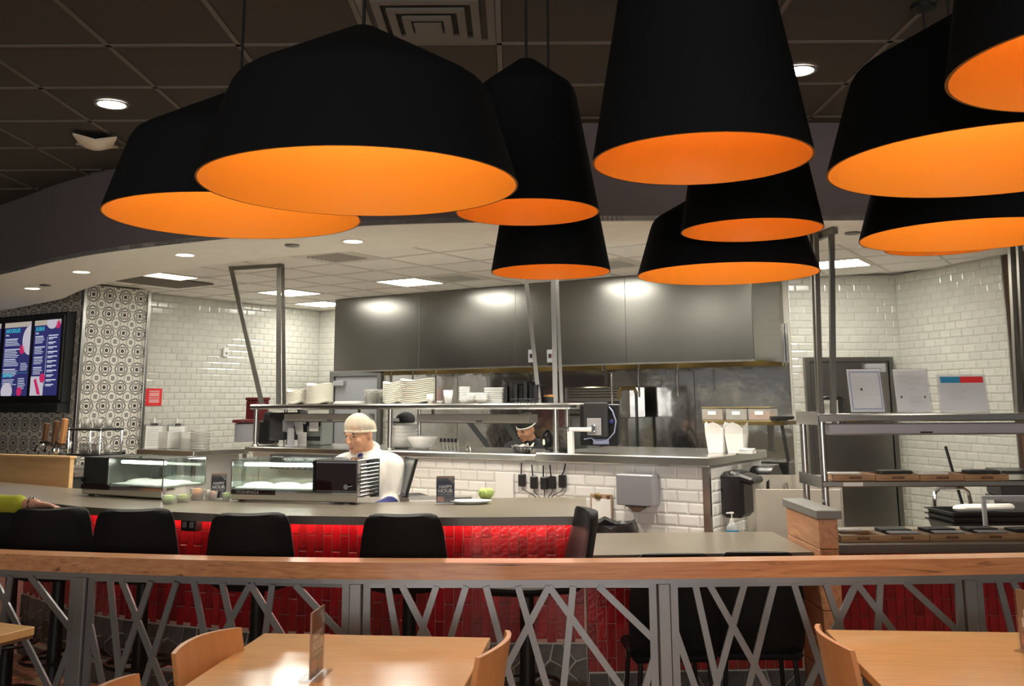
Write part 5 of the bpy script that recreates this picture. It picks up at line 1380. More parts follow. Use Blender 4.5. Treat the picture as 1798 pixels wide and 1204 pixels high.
t = thing('glass_rack', 'two-tier black wire rack of glasses below the menu screens', 'rack', onbb(-.20, .4, 1.161), math.atan2(sb_, cb_))
for z in (.11, .32): part('tier', G().box(-.2, .2, -.12, .12, z, z+.018, .003), 'plastic_black', t)
for sx in (-.19, .19):
    for sy in (-.11, .11): part('upright', G().tube([(sx, sy, 0), (sx, sy, .34)], .007, 6), 'chrome', t)
gp = G().shell([(.02, 0), (.03, .08), (.028, .08), (.017, .005)], 12).mesh('glass_tumbler'); gp.materials.append(MATS['clear_plastic']); gp.shade_smooth()
rk = 0
for z in (.129, .339):
    for k in range(5):
        px_, py_, _ = onbb(-.20-.15+k*.075, .4-.03*(k % 2), 0); o = link('glass_tumbler', gp, None, (px_, py_, 1.161+z), (0, 0, 0)); tag(o, ORD[k]+' from the left: '+['clear tumbler on the lower tier of the black rack', 'clear tumbler on the top tier of the black rack'][z > .2], 'glass', 'tumblers on tier %.2f' % z)
t = thing('espresso_box', 'black coffee grinder box with chrome trim beside the rack', 'grinder', onbb(-.36, .25, 1.161), math.atan2(sb_, cb_)); part('body', G().box(-.05, .05, -.05, .05, 0, .13, .008), 'plastic_black', t); part('trim', G().box(-.052, .052, -.054, -.05, .1, .12), 'chrome', t); smooth_part('dial', G().ball((0, -.055, .05), (.02, .008, .02), 10, 6), 'chrome', t)

# ================================================================= SUSHI CASES AND COUNTER ITEMS
def sushi_case(A, B, dep, mot_left, lab, brand):
    A = Vector((A.x, A.y, ZB)); B = Vector((B.x, B.y, ZB)); L_ = (B-A).length; rz = math.atan2(B.y-A.y, B.x-A.x)
    t = thing('sushi_case', lab, 'display case', (A.x, A.y, ZB+.001), rz, 'refrigerated sushi cases'); mw = L_*.33; H_ = .255; hb = .075
    part('base', G().box(0, L_, 0, dep, .008, hb, .006), 'chrome' , t)
    for (x, y) in ((.05, .05), (L_-.05, .05), (.05, dep-.05), (L_-.05, dep-.05)): part('foot', G().box(x-.015, x+.015, y-.015, y+.015, 0, .009), 'plastic_black', t)
    m0, m1 = (0, mw) if mot_left else (L_-mw, L_); g0, g1 = (mw, L_) if mot_left else (0, L_-mw)
    part('front_strip', G().box(0, L_*.36, -.004, 0, .044, hb-.002), 'dark_glass', t)
    mo = part('motor_box', G().box(m0+.003, m1, .004, dep-.004, hb, H_, .004), 'plastic_matte' if mot_left else 'chrome', t)
    if not mot_left:
        part('smoked_panel', G().box(m0+.01, m1-.006, -.004, .004, hb+.005, H_-.012), 'dark_glass', t)
        part('louvre_plate', G().box(m1, m1+.004, .0, dep, .01, H_), 'chrome', mo)
        for k in range(9): part('louvre_slot', parent=mo, g=G().box(m1+.003, m1+.0055, .035, dep-.035, hb-.035+k*.0225, hb-.024+k*.0225), m='vent_dark'); part('louvre', parent=mo, g=G().box(m1+.004, m1+.013, .03, dep-.03, hb-.026+k*.0225, hb-.021+k*.0225, .001), m='chrome')
        smooth_part('knob', G().tube([(m1-.06, -.005, hb+.03), (m1-.06, -.03, hb+.03)], .016, 12), 'chrome', mo)
        part('lid', G().box(m0, m1, 0, dep, H_, H_+.008, .002), 'chrome', t)
    else: smooth_part('knob', G().tube([(m0+.03, -.0, hb+.03), (m0+.03, -.02, hb+.03)], .014, 12), 'plastic_black', t)
    part('divider', G().box((m1 if mot_left else m0)-.012, (m1 if mot_left else m0)+.002, 0, dep, hb, H_+.004), 'plastic_black' if not mot_left else 'steel_dark', t)
    part('front_pane', G().box(g0+.003, g1-.003, 0, .004, hb, H_, 0), 'clear_glass', t); part('top_pane', G().box(g0+.003, g1-.003, .004, dep, H_-.004, H_), 'clear_glass', t)
    xe = g1 if mot_left else g0; part('end_pane', G().box(xe-.004, xe, .004, dep-.004, hb, H_-.004), 'clear_glass', t); part('back_pane', G().box(g0+.003, g1-.003, dep-.004, dep, hb, H_-.004), 'clear_glass', t)
    g = G().tube([(g0, 0, H_), (g1, 0, H_)], .004, 4).tube([(g0, dep, H_), (g1, dep, H_)], .004, 4).tube([(xe, 0, H_), (xe, dep, H_)], .004, 4).tube([(xe, 0, hb), (xe, 0, H_)], .004, 4).tube([(xe, dep, hb), (xe, dep, H_)], .004, 4); part('edge_trim', g, 'steel_dark', t)
    smooth_part('light_tube', G().tube([(g0+.05, .07, H_-.03), (g1-.06, .07, H_-.03)], .011, 8), 'tube_light', t)
    part('tray_bed', G().box(g0+.012, g1-.012, .02, dep-.02, hb+.001, hb+.012, .004), 'display_bed', t)
    for k in range(3):
        x = g0+.09+k*(g1-g0-.18)/2; smooth_part('ice_mound', G().ball((x, dep*.55, hb+.012), ((g1-g0)*.17, dep*.3, .022), 12, 6), 'display_bed', t)
    part('rear_rail', G().box(g0+.02, g1-.02, dep-.03, dep-.015, H_-.06, H_-.045), 'plastic_white', t)
    if brand: text('YOSHIMASA', .03, 'plastic_grey', t, (.12, -.0046, .058), (PI/2, 0, 0))
    return t
A, B = atz(405, 880, ZB), atz(626, 886, ZB); sushi_case(A, B, .32, False, 'glass sushi case with chrome louvred end in front of the chef', True)
A, B = atz(142, 869, ZB), atz(284, 878, ZB)
B = A + (B-A)*1.0; sushi_case(A, B, .36, True, 'glass sushi case with black end box at the left of the bar', False)
def happy(px, py, rz, lab, z=ZB, m='card_blue', w_=.11, h_=.165, loc=None, base='acrylic'):
    p = atz(px, py, z) if loc is None else Vector(loc); t = thing('table_card', lab, 'table card', (p.x, p.y, z+.0015), rz, 'happy hour cards')
    part('stand', G().box(-w_/2-.008, w_/2+.008, -.04, .04, 0, .006, .002), base, t); cd_ = part('card', G().box(-w_/2, w_/2, -.003, .003, .006, h_), m, t)
    part('holder', G().box(-w_/2-.004, w_/2+.004, -.0065, -.0045, .006, h_+.003), 'acrylic', t)
    t0_ = t; t = cd_; y = -.0036; fr = (PI/2, 0, 0); text('HAPPY', .0265*w_/.11, 'paper', t, (0, y, h_*.61), fr, bold=.001); text('HOUR', .0315*w_/.11, 'paper', t, (0, y, h_*.46), fr, bold=.0014)
    part('rule', G().box(-w_*.38, w_*.38, y-.0004, y+.0005, h_*.34, h_*.355), 'paper', t); part('rule', G().box(-w_*.28, w_*.34, y-.0004, y+.0005, h_*.28, h_*.295), 'card_teal', t)
    part('photo', G().box(-w_*.46, -w_*.1, y-.0004, y+.0005, .012, h_*.25, 0, Matrix.Rotation(.08, 4, 'Y')), 'card_pink', t); part('band', G().box(-w_/2, w_/2, y-.0004, y+.0005, h_*.92, h_), 'towel_brown', t)
    g = G(); g.tube([(w_*.18, y, h_*.92), (w_*.44, y, h_*.74), (w_*.48, y, h_*.8), (w_*.28, y, h_*.95)], .0016, 4, True); part('drawing', g, 'paper', t)
    return t0_
happy(782, 885, 0, 'blue happy hour card standing on the bar right of the chef'); happy(383, 876, .12, 'dark happy hour card between the two sushi cases', m='card_dark', w_=.095, h_=.16)
happy(0, 0, 1.47, 'happy hour card on the middle table, seen from its edge', z=.75, loc=(-.70, 3.63, 0), m='towel_brown', w_=.15, h_=.225)
happy(0, 0, -1.0, 'happy hour card at the right edge of the right-hand table', z=.75, loc=(1.985, 3.86, 0), m='towel_brown', w_=.16, h_=.225)
def cupthing(px, py, lab, fill, r=.035, h=.05):
    p = atz(px, py, ZB); t = thing('condiment_cup', lab, 'cup', (p.x, p.y, ZB+.001), R.uniform(-.3, .3), 'condiment cups'); smooth_part('cup', G().shell([(.002, 0), (r*.75, 0), (r, h), (r*.94, h), (r*.68, .004), (.002, .004)], 14), 'clear_plastic', t); smooth_part('filling', G().ball((0, 0, h*.55), (r*.74, r*.74, h*.5), 12, 6), fill, t)
cupthing(297, 884, 'clear tub with green wasabi before the left sushi case', 'wasabi', .05, .05); cupthing(322, 881, 'clear tub with pale green leaves before the left sushi case', 'lettuce', .05, .045); cupthing(346, 877, 'clear tub of orange ginger at the right of the left sushi case', 'food_orange', .05, .07); cupthing(397, 879, 'small green cup against the right sushi case', 'wasabi', .028, .05); cupthing(374, 878, 'small glass of pink ginger before the dark happy hour card', 'card_pink', .028, .055); cupthing(365, 877, 'small cup with white paper left of the dark happy hour card', 'paper', .022, .06)
# oval plate, tray, vegetable at the right of the bar
p = atz(826, 884, ZB); t = thing('serving_plate', 'oval white plate on the bar right of the blue card', 'plate', (p.x, p.y, ZB+.001), .05); smooth_part('dish', G().shell([(.03, 0), (.1, .004), (.125, .018), (.12, .02), (.095, .01), (.03, .006)], 28, (0, 0, 0), 1.05, .6), 'white_bowl', t)
p = atz(760, 876, ZB); t = thing('steel_tray', 'flat steel tray behind the blue card', 'tray', (p.x+.05, p.y, ZB+.001), 0); part('pan', G().box(-.2, .2, -.06, .06, 0, .012, .003), 'steel', t); part('rim', G().box(-.205, .205, -.065, .065, .012, .016, .001), 'chrome', t)
p = atz(853, 876, ZB); t = thing('cabbage', 'pale green cut cabbage at the back of the bar', 'vegetable', (p.x, p.y, ZB+.001), 0)
for k in range(7):
    a = k*.9; smooth_part('leaf', G().ball((.022*math.cos(a), .022*math.sin(a), .035), (.03, .022, .035), 10, 7, Matrix.Rotation(a, 3, 'Z') @ Matrix.Rotation(.5, 3, 'Y')), 'lettuce', t)
# tablet behind the chef
p = atz(708, 874, ZB); t = thing('tablet_stand', 'black tablet screen leaning back right of the chef', 'tablet', (p.x-.03, p.y+.12, ZB+.001), -1.2); part('screen', G().box(-.14, .14, -.01, .01, .0, .26, .006, Matrix.Rotation(-.28, 4, 'X')), 'plastic_black', t); part('display', G().box(-.12, .12, -.0115, -.0101, .025, .24, 0, Matrix.Rotation(-.28, 4, 'X')), 'display_dark', t); part('foot', G().box(-.1, .1, -.02, .16, 0, .008, .003), 'plastic_black', t)

# ================================================================= PICK-UP STATION AT THE RIGHT
ps = thing('pickup_shelf', 'two-tier stainless pick-up shelf unit at the right', 'shelf', (1.74, 5.62, 0))
LX = 1.75
part('upper_board', G().box(0, LX, 0, .42, 1.578, 1.62, .006), 'steel', ps); part('lower_board', G().box(0, LX, 0, .42, 1.215, 1.25, .006), 'steel', ps)
part('end_plate', G().box(-.006, 0, .0, .42, 1.56, 1.635), 'steel', ps); part('end_plate', G().box(-.006, 0, 0, .42, 1.21, 1.275), 'steel', ps)
for (x, y) in ((.025, .03), (.025, .39), (LX-.03, .03), (LX-.03, .39)): smooth_part('post', G().tube([(x, y, .921), (x, y, 1.58)], .02, 10), 'steel', ps)
part('label_holder', G().box(.12, .23, -.004, 0, 1.222, 1.242), 'paper', ps)
t = thing('heat_lamp_bar', 'pale grey heat lamp bar below the upper pick-up shelf', 'heat lamp', (1.82, 5.70, 1.505), 0, 'heat lamp bars'); part('housing', G().box(0, 1.6, 0, .15, 0, .06, .006), mat('heat_pale', (.50, .50, .55), .4, .3), t); part('badge', G().box(.53, .60, -.003, .001, .004, .014), 'ink', t); part('reflector', G().box(.03, 1.57, .02, .13, -.006, .001), 'steel_dark', t)
for x in (.06, 1.5): part('hanger', G().box(x-.012, x+.012, .06, .08, .06, .074), 'steel_dark', t)
def tray(px, py, z, lab, var, rz=0.0):
    p = atz(px, py, z); t = thing('wood_tray', lab, 'tray', (p.x, p.y+.11, z+.001), rz, 'wooden serving trays')
    w_, d_ = .124, .115; g = G().box(-w_, w_, -d_, d_, 0, .010, .002); part('tray_floor', g, 'tray_wood', t); g = G()
    for (x0, x1, y0, y1) in ((-w_, w_, -d_, -d_+.02), (-w_, w_, d_-.02, d_), (-w_, -w_+.02, -d_+.02, d_-.02), (w_-.02, w_, -d_+.02, d_-.02)): g.box(x0, x1, y0, y1, .01, .034, .002)
    part('tray_rim', g, 'tray_wood', t); part('handle_slot', G().box(-.035, .035, -d_-.001, -d_+.0, .010, .024), 'dark_wood', t)
    part('compartment', G().box(-.10, -.01, -.06, .0, .010, .026, .003), 'dark_wood', t) if var == 0 else None
    return p
labs = ['open wooden tray with dark compartments, leftmost on the pick-up counter', 'wooden tray with a black slate, second on the pick-up counter', 'wooden tray with a black slate, third on the pick-up counter', 'wooden tray with a black slate, fourth on the pick-up counter', 'wooden tray at the right edge of the pick-up counter']
def slate_on(x, y, z, lab, w_=.085): 
    o = part('slate_tile', G().box(-w_, w_, -.06, .06, 0, .016, .003), 'slate', None, loc=(x, y, z), rot=(0, 0, R.uniform(-.1, .1))); tag(o, lab, 'slate', 'black slates')
def napkin_on(x, y, z, lab, m='plastic_grey'):
    o = part('folded_napkin', G().box(-.085, .085, -.035, .035, 0, .010, .003), m, None, loc=(x, y, z), rot=(0, 0, R.uniform(-.06, .06))); tag(o, lab, 'napkin', 'folded napkins')
for k, (px, py) in enumerate(((1516, 951), (1593, 950), (1672, 949), (1748, 948), (1822, 947))):
    p = tray(px, py, .92, labs[k], k)
    if 0 < k < 4:
        slate_on(p.x-.02, p.y+.15, .956, ['black slate lying on the second counter tray', 'black slate lying on the third counter tray', 'black slate lying on the fourth counter tray'][k-1]); napkin_on(p.x, p.y+.055, .956, ['grey napkin on the second counter tray', 'grey napkin on the third counter tray', 'grey napkin on the fourth counter tray'][k-1])
    elif k == 4: slate_on(p.x-.02, p.y+.1, .956, 'black slate at the right edge of the pick-up counter')
    else: napkin_on(p.x-.03, p.y+.2, .956, 'white paper folded at the back of the leftmost counter tray', 'paper')
labs2 = ['wooden tray at the left end of the upper pick-up shelf row', 'wooden tray with slate, second on the raised pick-up shelf', 'wooden tray, third on the raised pick-up shelf', 'wooden tray with slate, fourth on the raised pick-up shelf']
for k, (px, py) in enumerate(((1502, 844), (1577, 844), (1655, 844), (1733, 844))):
    p = tray(px, py, 1.25, labs2[k], 1)
    if k % 2: slate_on(p.x+.02, p.y+.11, 1.2855, ['', 'black slate on the second raised-shelf tray', '', 'black slate on the fourth raised-shelf tray'][k])
    napkin_on(p.x-.05, p.y+.03, 1.2855, ['white napkin on the first raised-shelf tray', 'white napkin on the second raised-shelf tray', 'white napkin on the third raised-shelf tray', 'white napkin on the fourth raised-shelf tray'][k], 'paper') if k not in (1, 3) else None
# framed notices on the upper shelf
def notice(px, wpx, y0, lab, kind, rz=0):
    a = aty(px, 726, 5.85); t = thing('acrylic_sign', lab, 'sign holder', (a.x, 5.85, 1.6215), rz, 'acrylic notice holders'); w_ = wpx*5.85/1700/2; h = aty(px, y0, 5.85).z-1.62
    Mx = Matrix.Rotation(-.12, 4, 'X'); part('panel', G().box(-w_, w_, -.003, .0, 0, h, 0, Mx), 'acrylic', t); part('foot', G().box(-w_, w_, -.002, .09, -.001, .003), 'acrylic', t)
    sh_ = part('sheet', G().box(-w_+.008, w_-.008, .0005, .002, .008, h-.006, 0, Mx), 'thin_paper', t); y = -.0045
    part('back_panel', G().box(-w_, w_, .003, .006, 0, h, 0, Mx), 'acrylic', t)
    def bx(x0, x1, z0, z1, m): part('print', G().box(x0*w_, x1*w_, -.0042, -.0035, z0*h, z1*h, 0, Mx), m, sh_)
    if kind == 'cert':
        for q in ((-.85, .85, .9, .93), (-.85, .85, .08, .11), (-.85, -.78, .11, .9), (.78, .85, .11, .9)): bx(*q, 'blue_wire')
        for k in range(7): bx(-.6, .5-.1*(k % 3), .82-k*.09, .83-k*.09, 'paper_grey')
        bx(-.3, -.18, .5, .56, 'ink')
    elif kind == 'letter':
        for k in range(6): bx(-.7, .6-.15*(k % 2), .88-k*.045, .9-k*.045, 'paper_grey')
        bx(-.3, .25, .52, .54, 'paper_grey'); bx(-.7, -.6, .33, .38, 'ink'); bx(.6, .7, .33, .38, 'ink')
        for k in range(4): bx(-.2, .7-.2*(k % 2), .34-k*.06, .36-k*.06, 'paper_grey')
    else:
        bx(-.85, -.05, .78, .94, 'blue_label'); bx(-.05, .88, .78, .94, 'red_sign')
        for k in range(4): bx(-.6, .1-.1*(k % 2), .55-k*.07, .565-k*.07, 'paper_grey')
    return t
notice(1525, 66, 646, 'clear notice holder with a framed certificate, leftmost on the upper pick-up shelf', 'cert', .12); notice(1607, 66, 646, 'clear notice holder with a letter, in the middle of the upper pick-up shelf', 'letter', .1); notice(1695, 84, 657, 'clear notice holder with a blue and red header on the upper shelf', 'permit', -.05)
# struts from the soffit to the pick-up shelf
def rs(px0, px1, y0, y1, lab, r=.018):
    a = atz(px0, 400, HS); A = Vector((aty(px0, 420, y0).x, y0, HS)); B = Vector((aty(px1, 725, y1).x, y1, 1.62)); return strut(lab, [A, B], r, 'strut', 'pick-up shelf struts')
rs(1461, 1463, 5.95, 5.9, 'front upright dark strut above the pick-up shelf', .022); rs(1433, 1441, 6.05, 5.95, 'rear dark strut left of the front upright one above the pick-up shelf', .02); rs(1424, 1437, 6.1, 6.0, 'thin leaning dark strut behind the pair above the pick-up shelf', .013)
A = Vector((aty(1420, 420, 6.25).x, 6.25, HS-.03)); B = Vector((aty(1466, 400, 5.85).x, 5.85, HS-.03)); o = part('strut_plate', G().tube([(0, 0, 0), B-A], .026, 4), 'strut', None, loc=A); tag(o, 'dark steel bar under the soffit holding the pick-up shelf struts', 'ceiling bar')
rs(1776, 1790, 6.0, 5.9, 'dark strut at the right edge above the pick-up shelf', .024); rs(1790, 1803, 5.9, 5.9, 'second dark strut at the right edge above the pick-up shelf', .02)
# behind the pick-up counter: trolley handle, broom, bus tubs, machine
p = aty(1675, 915, 7.4); t = thing('trolley', 'steel trolley with a rounded push handle behind the pick-up counter', 'trolley', (p.x, 7.4, 0.012), .1)
smooth_part('push_handle', G().tube([(-.14, 0, .3), (-.14, 0, .95), (-.13, 0, 1.01), (-.09, 0, 1.04), (.09, 0, 1.04), (.13, 0, 1.01), (.14, 0, .95), (.14, 0, .3)], .014, 8), 'chrome', t); part('deck', G().box(-.2, .2, -.05, .5, .28, .31, .004), 'steel', t)
for sx in (-.16, .16):
    for sy in (0, .45): smooth_part('caster', G().tube([(sx-.012, sy, .06), (sx+.012, sy, .06)], .06, 12), 'plastic_black', t); part('caster_fork', G().box(sx-.008, sx+.008, sy-.02, sy+.02, .06, .282), 'steel', t)
p = aty(1685, 880, 8.3); t = thing('broom', 'black broom leaning behind the trolley handle', 'broom', (p.x, 8.35, 0.012), 0); smooth_part('stick', G().tube([(.2, 0, .1), (-.06, .0, 1.3)], .013, 8), 'plastic_black', t); part('brush', G().box(.05, .36, -.03, .03, 0, .1, .01), 'dark_wood', t)
for k in range(3):
    p = aty(1715, 918, 6.75); t = thing('bus_tub', ['black bus tub, lowest of the stack behind the pick-up counter', 'black bus tub, middle of the stack behind the pick-up counter', 'black bus tub, topmost of the stack behind the pick-up counter'][k], 'tub', (p.x, 6.75, .78+k*.035), .05, 'black bus tubs'); g = G()
    v = []; 
    for z, s_ in ((0, .88), (.12, 1), (.12, 1.06), (.112, 1.06), (.112, .97), (.008, .85)):
        v += [(-.25*s_, -.18*s_, z), (.25*s_, -.18*s_, z), (.25*s_, .18*s_, z), (-.25*s_, .18*s_, z)]
    f = [(3, 2, 1, 0), (20, 21, 22, 23)]
    for r_ in range(5):
        for i in range(4): f.append((r_*4+i, r_*4+(i+1) % 4, r_*4+4+(i+1) % 4, r_*4+4+i))
    part('shell', g.add(v, f), 'plastic_black', t)
t = thing('bus_stand', 'dark low stand under the black bus tubs', 'stand', (aty(1715, 918, 6.75).x, 6.75, 0.012)); part('top', G().box(-.3, .3, -.2, .2, .73, .765), 'steel_dark', t)
for sx in (-.27, .27):
    for sy in (-.17, .17): part('leg', G().tube([(sx, sy, 0), (sx, sy, .73)], .016, 6), 'steel_dark', t)
p = aty(1760, 918, 6.4); t = thing('towel', 'white folded towel lying over the bus tubs', 'towel', (p.x, 6.62, .972), .08); smooth_part('cloth', G().box(-.17, .2, -.035, .035, 0, .045, .018), 'cloth_white', t); smooth_part('fold', G().ball((-.17, 0, .02), (.05, .04, .024), 10, 6), 'cloth_white', t)
p = aty(1765, 872, 8.2); t = thing('kitchen_machine', 'dark machine with a steel rim at the right edge behind the pick-up shelf', 'machine', (p.x+.08, 7.95, 0.012), -.2); part('cabinet', G().box(-.2, .4, -.1, .3, .0, .92, .01), 'steel_dark', t); part('dark_top', G().box(-.25, .4, -.15, .3, .921, 1.13, .012), 'leather_black', t); part('steel_rim', G().box(-.26, .41, -.16, .31, .895, .9209, .002), 'steel', t)
p = aty(1727, 880, 6.2); t = thing('sneeze_guard', 'small clear guard frame standing at the back of the pick-up counter', 'guard', (p.x, 6.2, .921), 0); part('post', G().box(-.012, .012, -.01, .01, 0, .165, .002), 'plastic_grey', t); part('rail', G().box(-.012, .6, -.008, .008, .165, .19, .002), 'plastic_grey', t); part('post', G().box(.576, .6, -.01, .01, 0, .165, .002), 'plastic_grey', t)

# ================================================================= PEOPLE
class Body(G):
    def cap(s, a, ra, b, rb, n=12, fl=None):
        """tapered limb with rounded ends; fl = (axis vector, factor) flattens the section"""
        a = Vector(a); b = Vector(b); ax = (b-a); L_ = ax.length; ax.normalize(); u = ax.orthogonal().normalized(); w_ = ax.cross(u); rings = []
        for k in range(5): t = PI/2*k/4; rings.append((a-ax*ra*math.cos(t), ra*math.sin(t)))
        for k in range(1, 5): t = k/5; rings.append((a.lerp(b, t), ra+(rb-ra)*t))
        for k in range(5): t = PI/2*k/4; rings.append((b+ax*rb*math.sin(t), rb*math.cos(t)))
        v = []; f = []
        for c, r in rings:
            for k in range(n):
                q = 2*PI*k/n; d = (u*math.cos(q)+w_*math.sin(q))*max(r, 1e-4)
                if fl: d = d - fl[0]*d.dot(fl[0])*(1-fl[1])
                v.append(c+d)
        for i in range(len(rings)-1):
            for k in range(n): f.append((i*n+k, i*n+(k+1) % n, (i+1)*n+(k+1) % n, (i+1)*n+k))
        f += [tuple(range(n-1, -1, -1)), tuple((len(rings)-1)*n+k for k in range(n))]
        return s.add(v, f)
    def chain(s, pts, fl=None):
        for (a, ra), (b, rb) in zip(pts, pts[1:]): s.cap(a, ra, b, rb, fl=fl)
        return s
def remesh(g, vox, name, m, it=6):
    me = bpy.data.meshes.new('raw'); me.from_pydata(g.v, [], g.f)
    bm = bmesh.new(); bm.from_mesh(me); bmesh.ops.recalc_face_normals(bm, faces=bm.faces); bm.to_mesh(me); bm.free()
    o = bpy.data.objects.new('raw', me); C.objects.link(o)
    r = o.modifiers.new('r', 'REMESH'); r.mode = 'VOXEL'; r.voxel_size = vox
    sm = o.modifiers.new('s', 'SMOOTH'); sm.factor = .5; sm.iterations = it
    bpy.context.view_layer.update()
    out = bpy.data.meshes.new_from_object(o.evaluated_get(bpy.context.evaluated_depsgraph_get())); bpy.data.objects.remove(o)
    out.name = name; out.materials.clear(); out.materials.append(MATS[m]); out.shade_smooth(); return out
def head_rot(yaw, pitch, roll=0):   # face looks along -y in its own frame
    return Matrix.Rotation(yaw, 3, 'Z') @ Matrix.Rotation(roll, 3, 'Y') @ Matrix.Rotation(pitch, 3, 'X')
def head(b, c, Rm, k=1.0):
    c = Vector(c)
    def E(p, r): b.ball(c + Rm @ (Vector(p)*k), tuple(q*k for q in r), 16, 12, Rm)
    E((0, .012, .035), (.077, .098, .086)); E((0, -.012, -.02), (.070, .082, .085)); E((0, -.035, -.075), (.047, .05, .042)); E((0, -.03, -.045), (.062, .06, .05))
    E((0, -.088, .018), (.055, .014, .012)); E((0, -.1, -.018), (.013, .018, .028)); E((0, -.108, -.033), (.019, .016, .012)); E((0, -.083, -.07), (.027, .012, .007)); E((0, -.079, -.082), (.022, .012, .008)); E((0, -.076, -.104), (.02, .016, .014))
    for s_ in (-1, 1): E((s_*.078, .016, -.012), (.011, .02, .033)); E((s_*.045, -.065, -.03), (.022, .02, .02))
    return lambda p: c + Rm @ (Vector(p)*k)
def eyes(at_, Rm, k, parent, hairm='hair'):
    for s_ in (-1, 1):
        o = part('eye', G().ball(at_((s_*.031, -.083, .001)), (.013*k, .006*k, .005*k), 10, 6, Rm), 'ink', parent, smooth=True)
        part('eyebrow', G().ball(at_((s_*.033, -.091, .022)), (.02*k, .006*k, .005*k), 10, 6, Rm), hairm, parent, smooth=True)
    part('lips', G().ball(at_((0, -.091, -.076)), (.021*k, .006*k, .006*k), 10, 6, Rm), mat('lip', (.42, .15, .11), .5), parent, smooth=True)
def hand(b, wrist, dirv, palm_n, k=1.0, curl=.35, spread=1.0, thumb=1):
    """palm and five bent fingers; dirv = finger direction, palm_n = the palm's facing"""
    w_ = Vector(wrist); d = Vector(dirv).normalized(); n = Vector(palm_n); n = (n-d*n.dot(d)).normalized(); s_ = d.cross(n)*thumb
    b.cap(w_, .026*k, w_+d*.045*k, .034*k, fl=(n, .55)); b.cap(w_+d*.03*k+s_*.016*k, .026*k, w_+d*.085*k+s_*.024*k, .021*k, fl=(n, .6)); b.cap(w_+d*.03*k-s_*.012*k, .026*k, w_+d*.08*k-s_*.022*k, .02*k, fl=(n, .6))
    for i, (o, L_) in enumerate(((.031, .070), (.0105, .078), (-.0105, .073), (-.030, .058))):
        p = w_+d*(.085-.006*abs(i-1))*k+s_*o*k; dr = (d+s_*o*4*spread).normalized(); c_ = 0
        for j, f_ in enumerate((.45, .32, .23)):
            c_ += curl*(.5+.4*j); dd = (dr*math.cos(c_)+n*math.sin(c_)).normalized(); q = p+dd*L_*f_*k
            b.cap(p, (.0095-.001*j)*k, q, (.009-.001*j)*k, 8); p = q
    p = w_+d*.025*k+s_*.03*k; q = p+(d*.6+s_*.8+n*.15).normalized()*.04*k; b.cap(p, .0135*k, q, .0115*k, 8); b.cap(q, .0115*k, q+(d*.95+s_*.25+n*.25).normalized()*.035*k, .009*k, 8)
def person(name, label, loc, rz, joints, hd, skin, vox, clothes, k=1.0):
    t = thing('person', label, 'person', loc, rz)
    return t

# ---- sushi chef behind the bar (own frame: faces -y, feet at z = 0)
p = aty(643, 860, 6.62)
chef = thing('person', 'sushi chef in a white jacket and hairnet looking down at his work behind the bar', 'person', (p.x, 6.66, 0.012), 0)
b = Body(); Rm = head_rot(-.62, .22, .02)
hc = Vector((-.05, -.06, 1.485)); hk = 1.02; at_ = head(b, hc, Rm, hk)
b.chain([((.0, -.01, 1.27), .062), ((-.01, -.03, 1.36), .055), ((-.02, -.045, 1.43), .058)])
b.chain([((0, .03, .92), .15), ((0, .02, 1.1), .14), ((0, .01, 1.24), .135)]); b.chain([((-.14, .015, 1.29), .062), ((.14, .015, 1.29), .062)])
EL = Vector((-.21, -.03, 1.02)); ER = Vector((.215, -.02, 1.02)); WL = Vector((-.12, -.27, 1.02)); WR = Vector((.10, -.25, 1.02))
b.chain([((-.175, .01, 1.27), .055), (EL, .045), (WL, .03)]); b.chain([((.175, .01, 1.27), .055), (ER, .045), (WR, .03)])
hand(b, WL, (.5, -.8, -.1), (0, -.1, -1), 1, .5, 1, -1); hand(b, WR, (-.5, -.8, -.1), (0, -.1, -1), 1, .5, 1, 1)
for s_ in (-1, 1): b.chain([((s_*.09, .03, .9), .095), ((s_*.1, .02, .48), .062), ((s_*.1, .04, .09), .042)]); b.cap((s_*.1, .05, .045), .042, (s_*.11, -.1, .035), .034)
link('body', remesh(b, .0065, 'body', 'skin', 4), chef); eyes(at_, Rm, hk, chef)
j = Body(); j.chain([((0, .03, .72), .175), ((0, .03, .95), .17), ((0, .02, 1.12), .165), ((0, .01, 1.245), .16)]); j.chain([((-.15, .015, 1.285), .075), ((0, .01, 1.30), .088), ((.15, .015, 1.285), .075)])
j.chain([((-.175, .01, 1.27), .075), (EL.lerp(Vector((-.175, .01, 1.27)), .0), .072)]); j.chain([((.175, .01, 1.27), .075), (ER, .074)])
j.chain([(EL, .07), (EL.lerp(WL, .4), .062)]); j.chain([(ER, .072), (ER.lerp(WR, .4), .062)])
jk = link('jacket', remesh(j, .012, 'jacket', 'cloth_white', 5), chef)
v = [Vector((-.02+.082*math.sin(a), .0+.088*math.cos(a), 1.375+.042*math.cos(a))) for a in [(-2.55+5.1*k/20) for k in range(21)]]
smooth_part('collar', G().tube(v, .021, 8), 'cloth_white', chef)
for s_ in (-1, 1): part('lapel', G().add([(-.02+s_*.045, -.085, 1.335), (-.02+s_*.11, -.10, 1.325), (-.02+s_*.075, -.15, 1.265), (-.02+s_*.012, -.155, 1.27), (-.02+s_*.045, -.073, 1.325), (-.02+s_*.11, -.088, 1.315), (-.02+s_*.075, -.138, 1.255), (-.02+s_*.012, -.14, 1.26)], [(0, 1, 2, 3), (7, 6, 5, 4), (0, 4, 5, 1), (1, 5, 6, 2), (2, 6, 7, 3), (3, 7, 4, 0)]), 'cloth_white', chef)
part('undershirt', G().ball((-.022, -.072, 1.325), (.05, .045, .04), 12, 8), 'cloth_blue', chef, smooth=True)
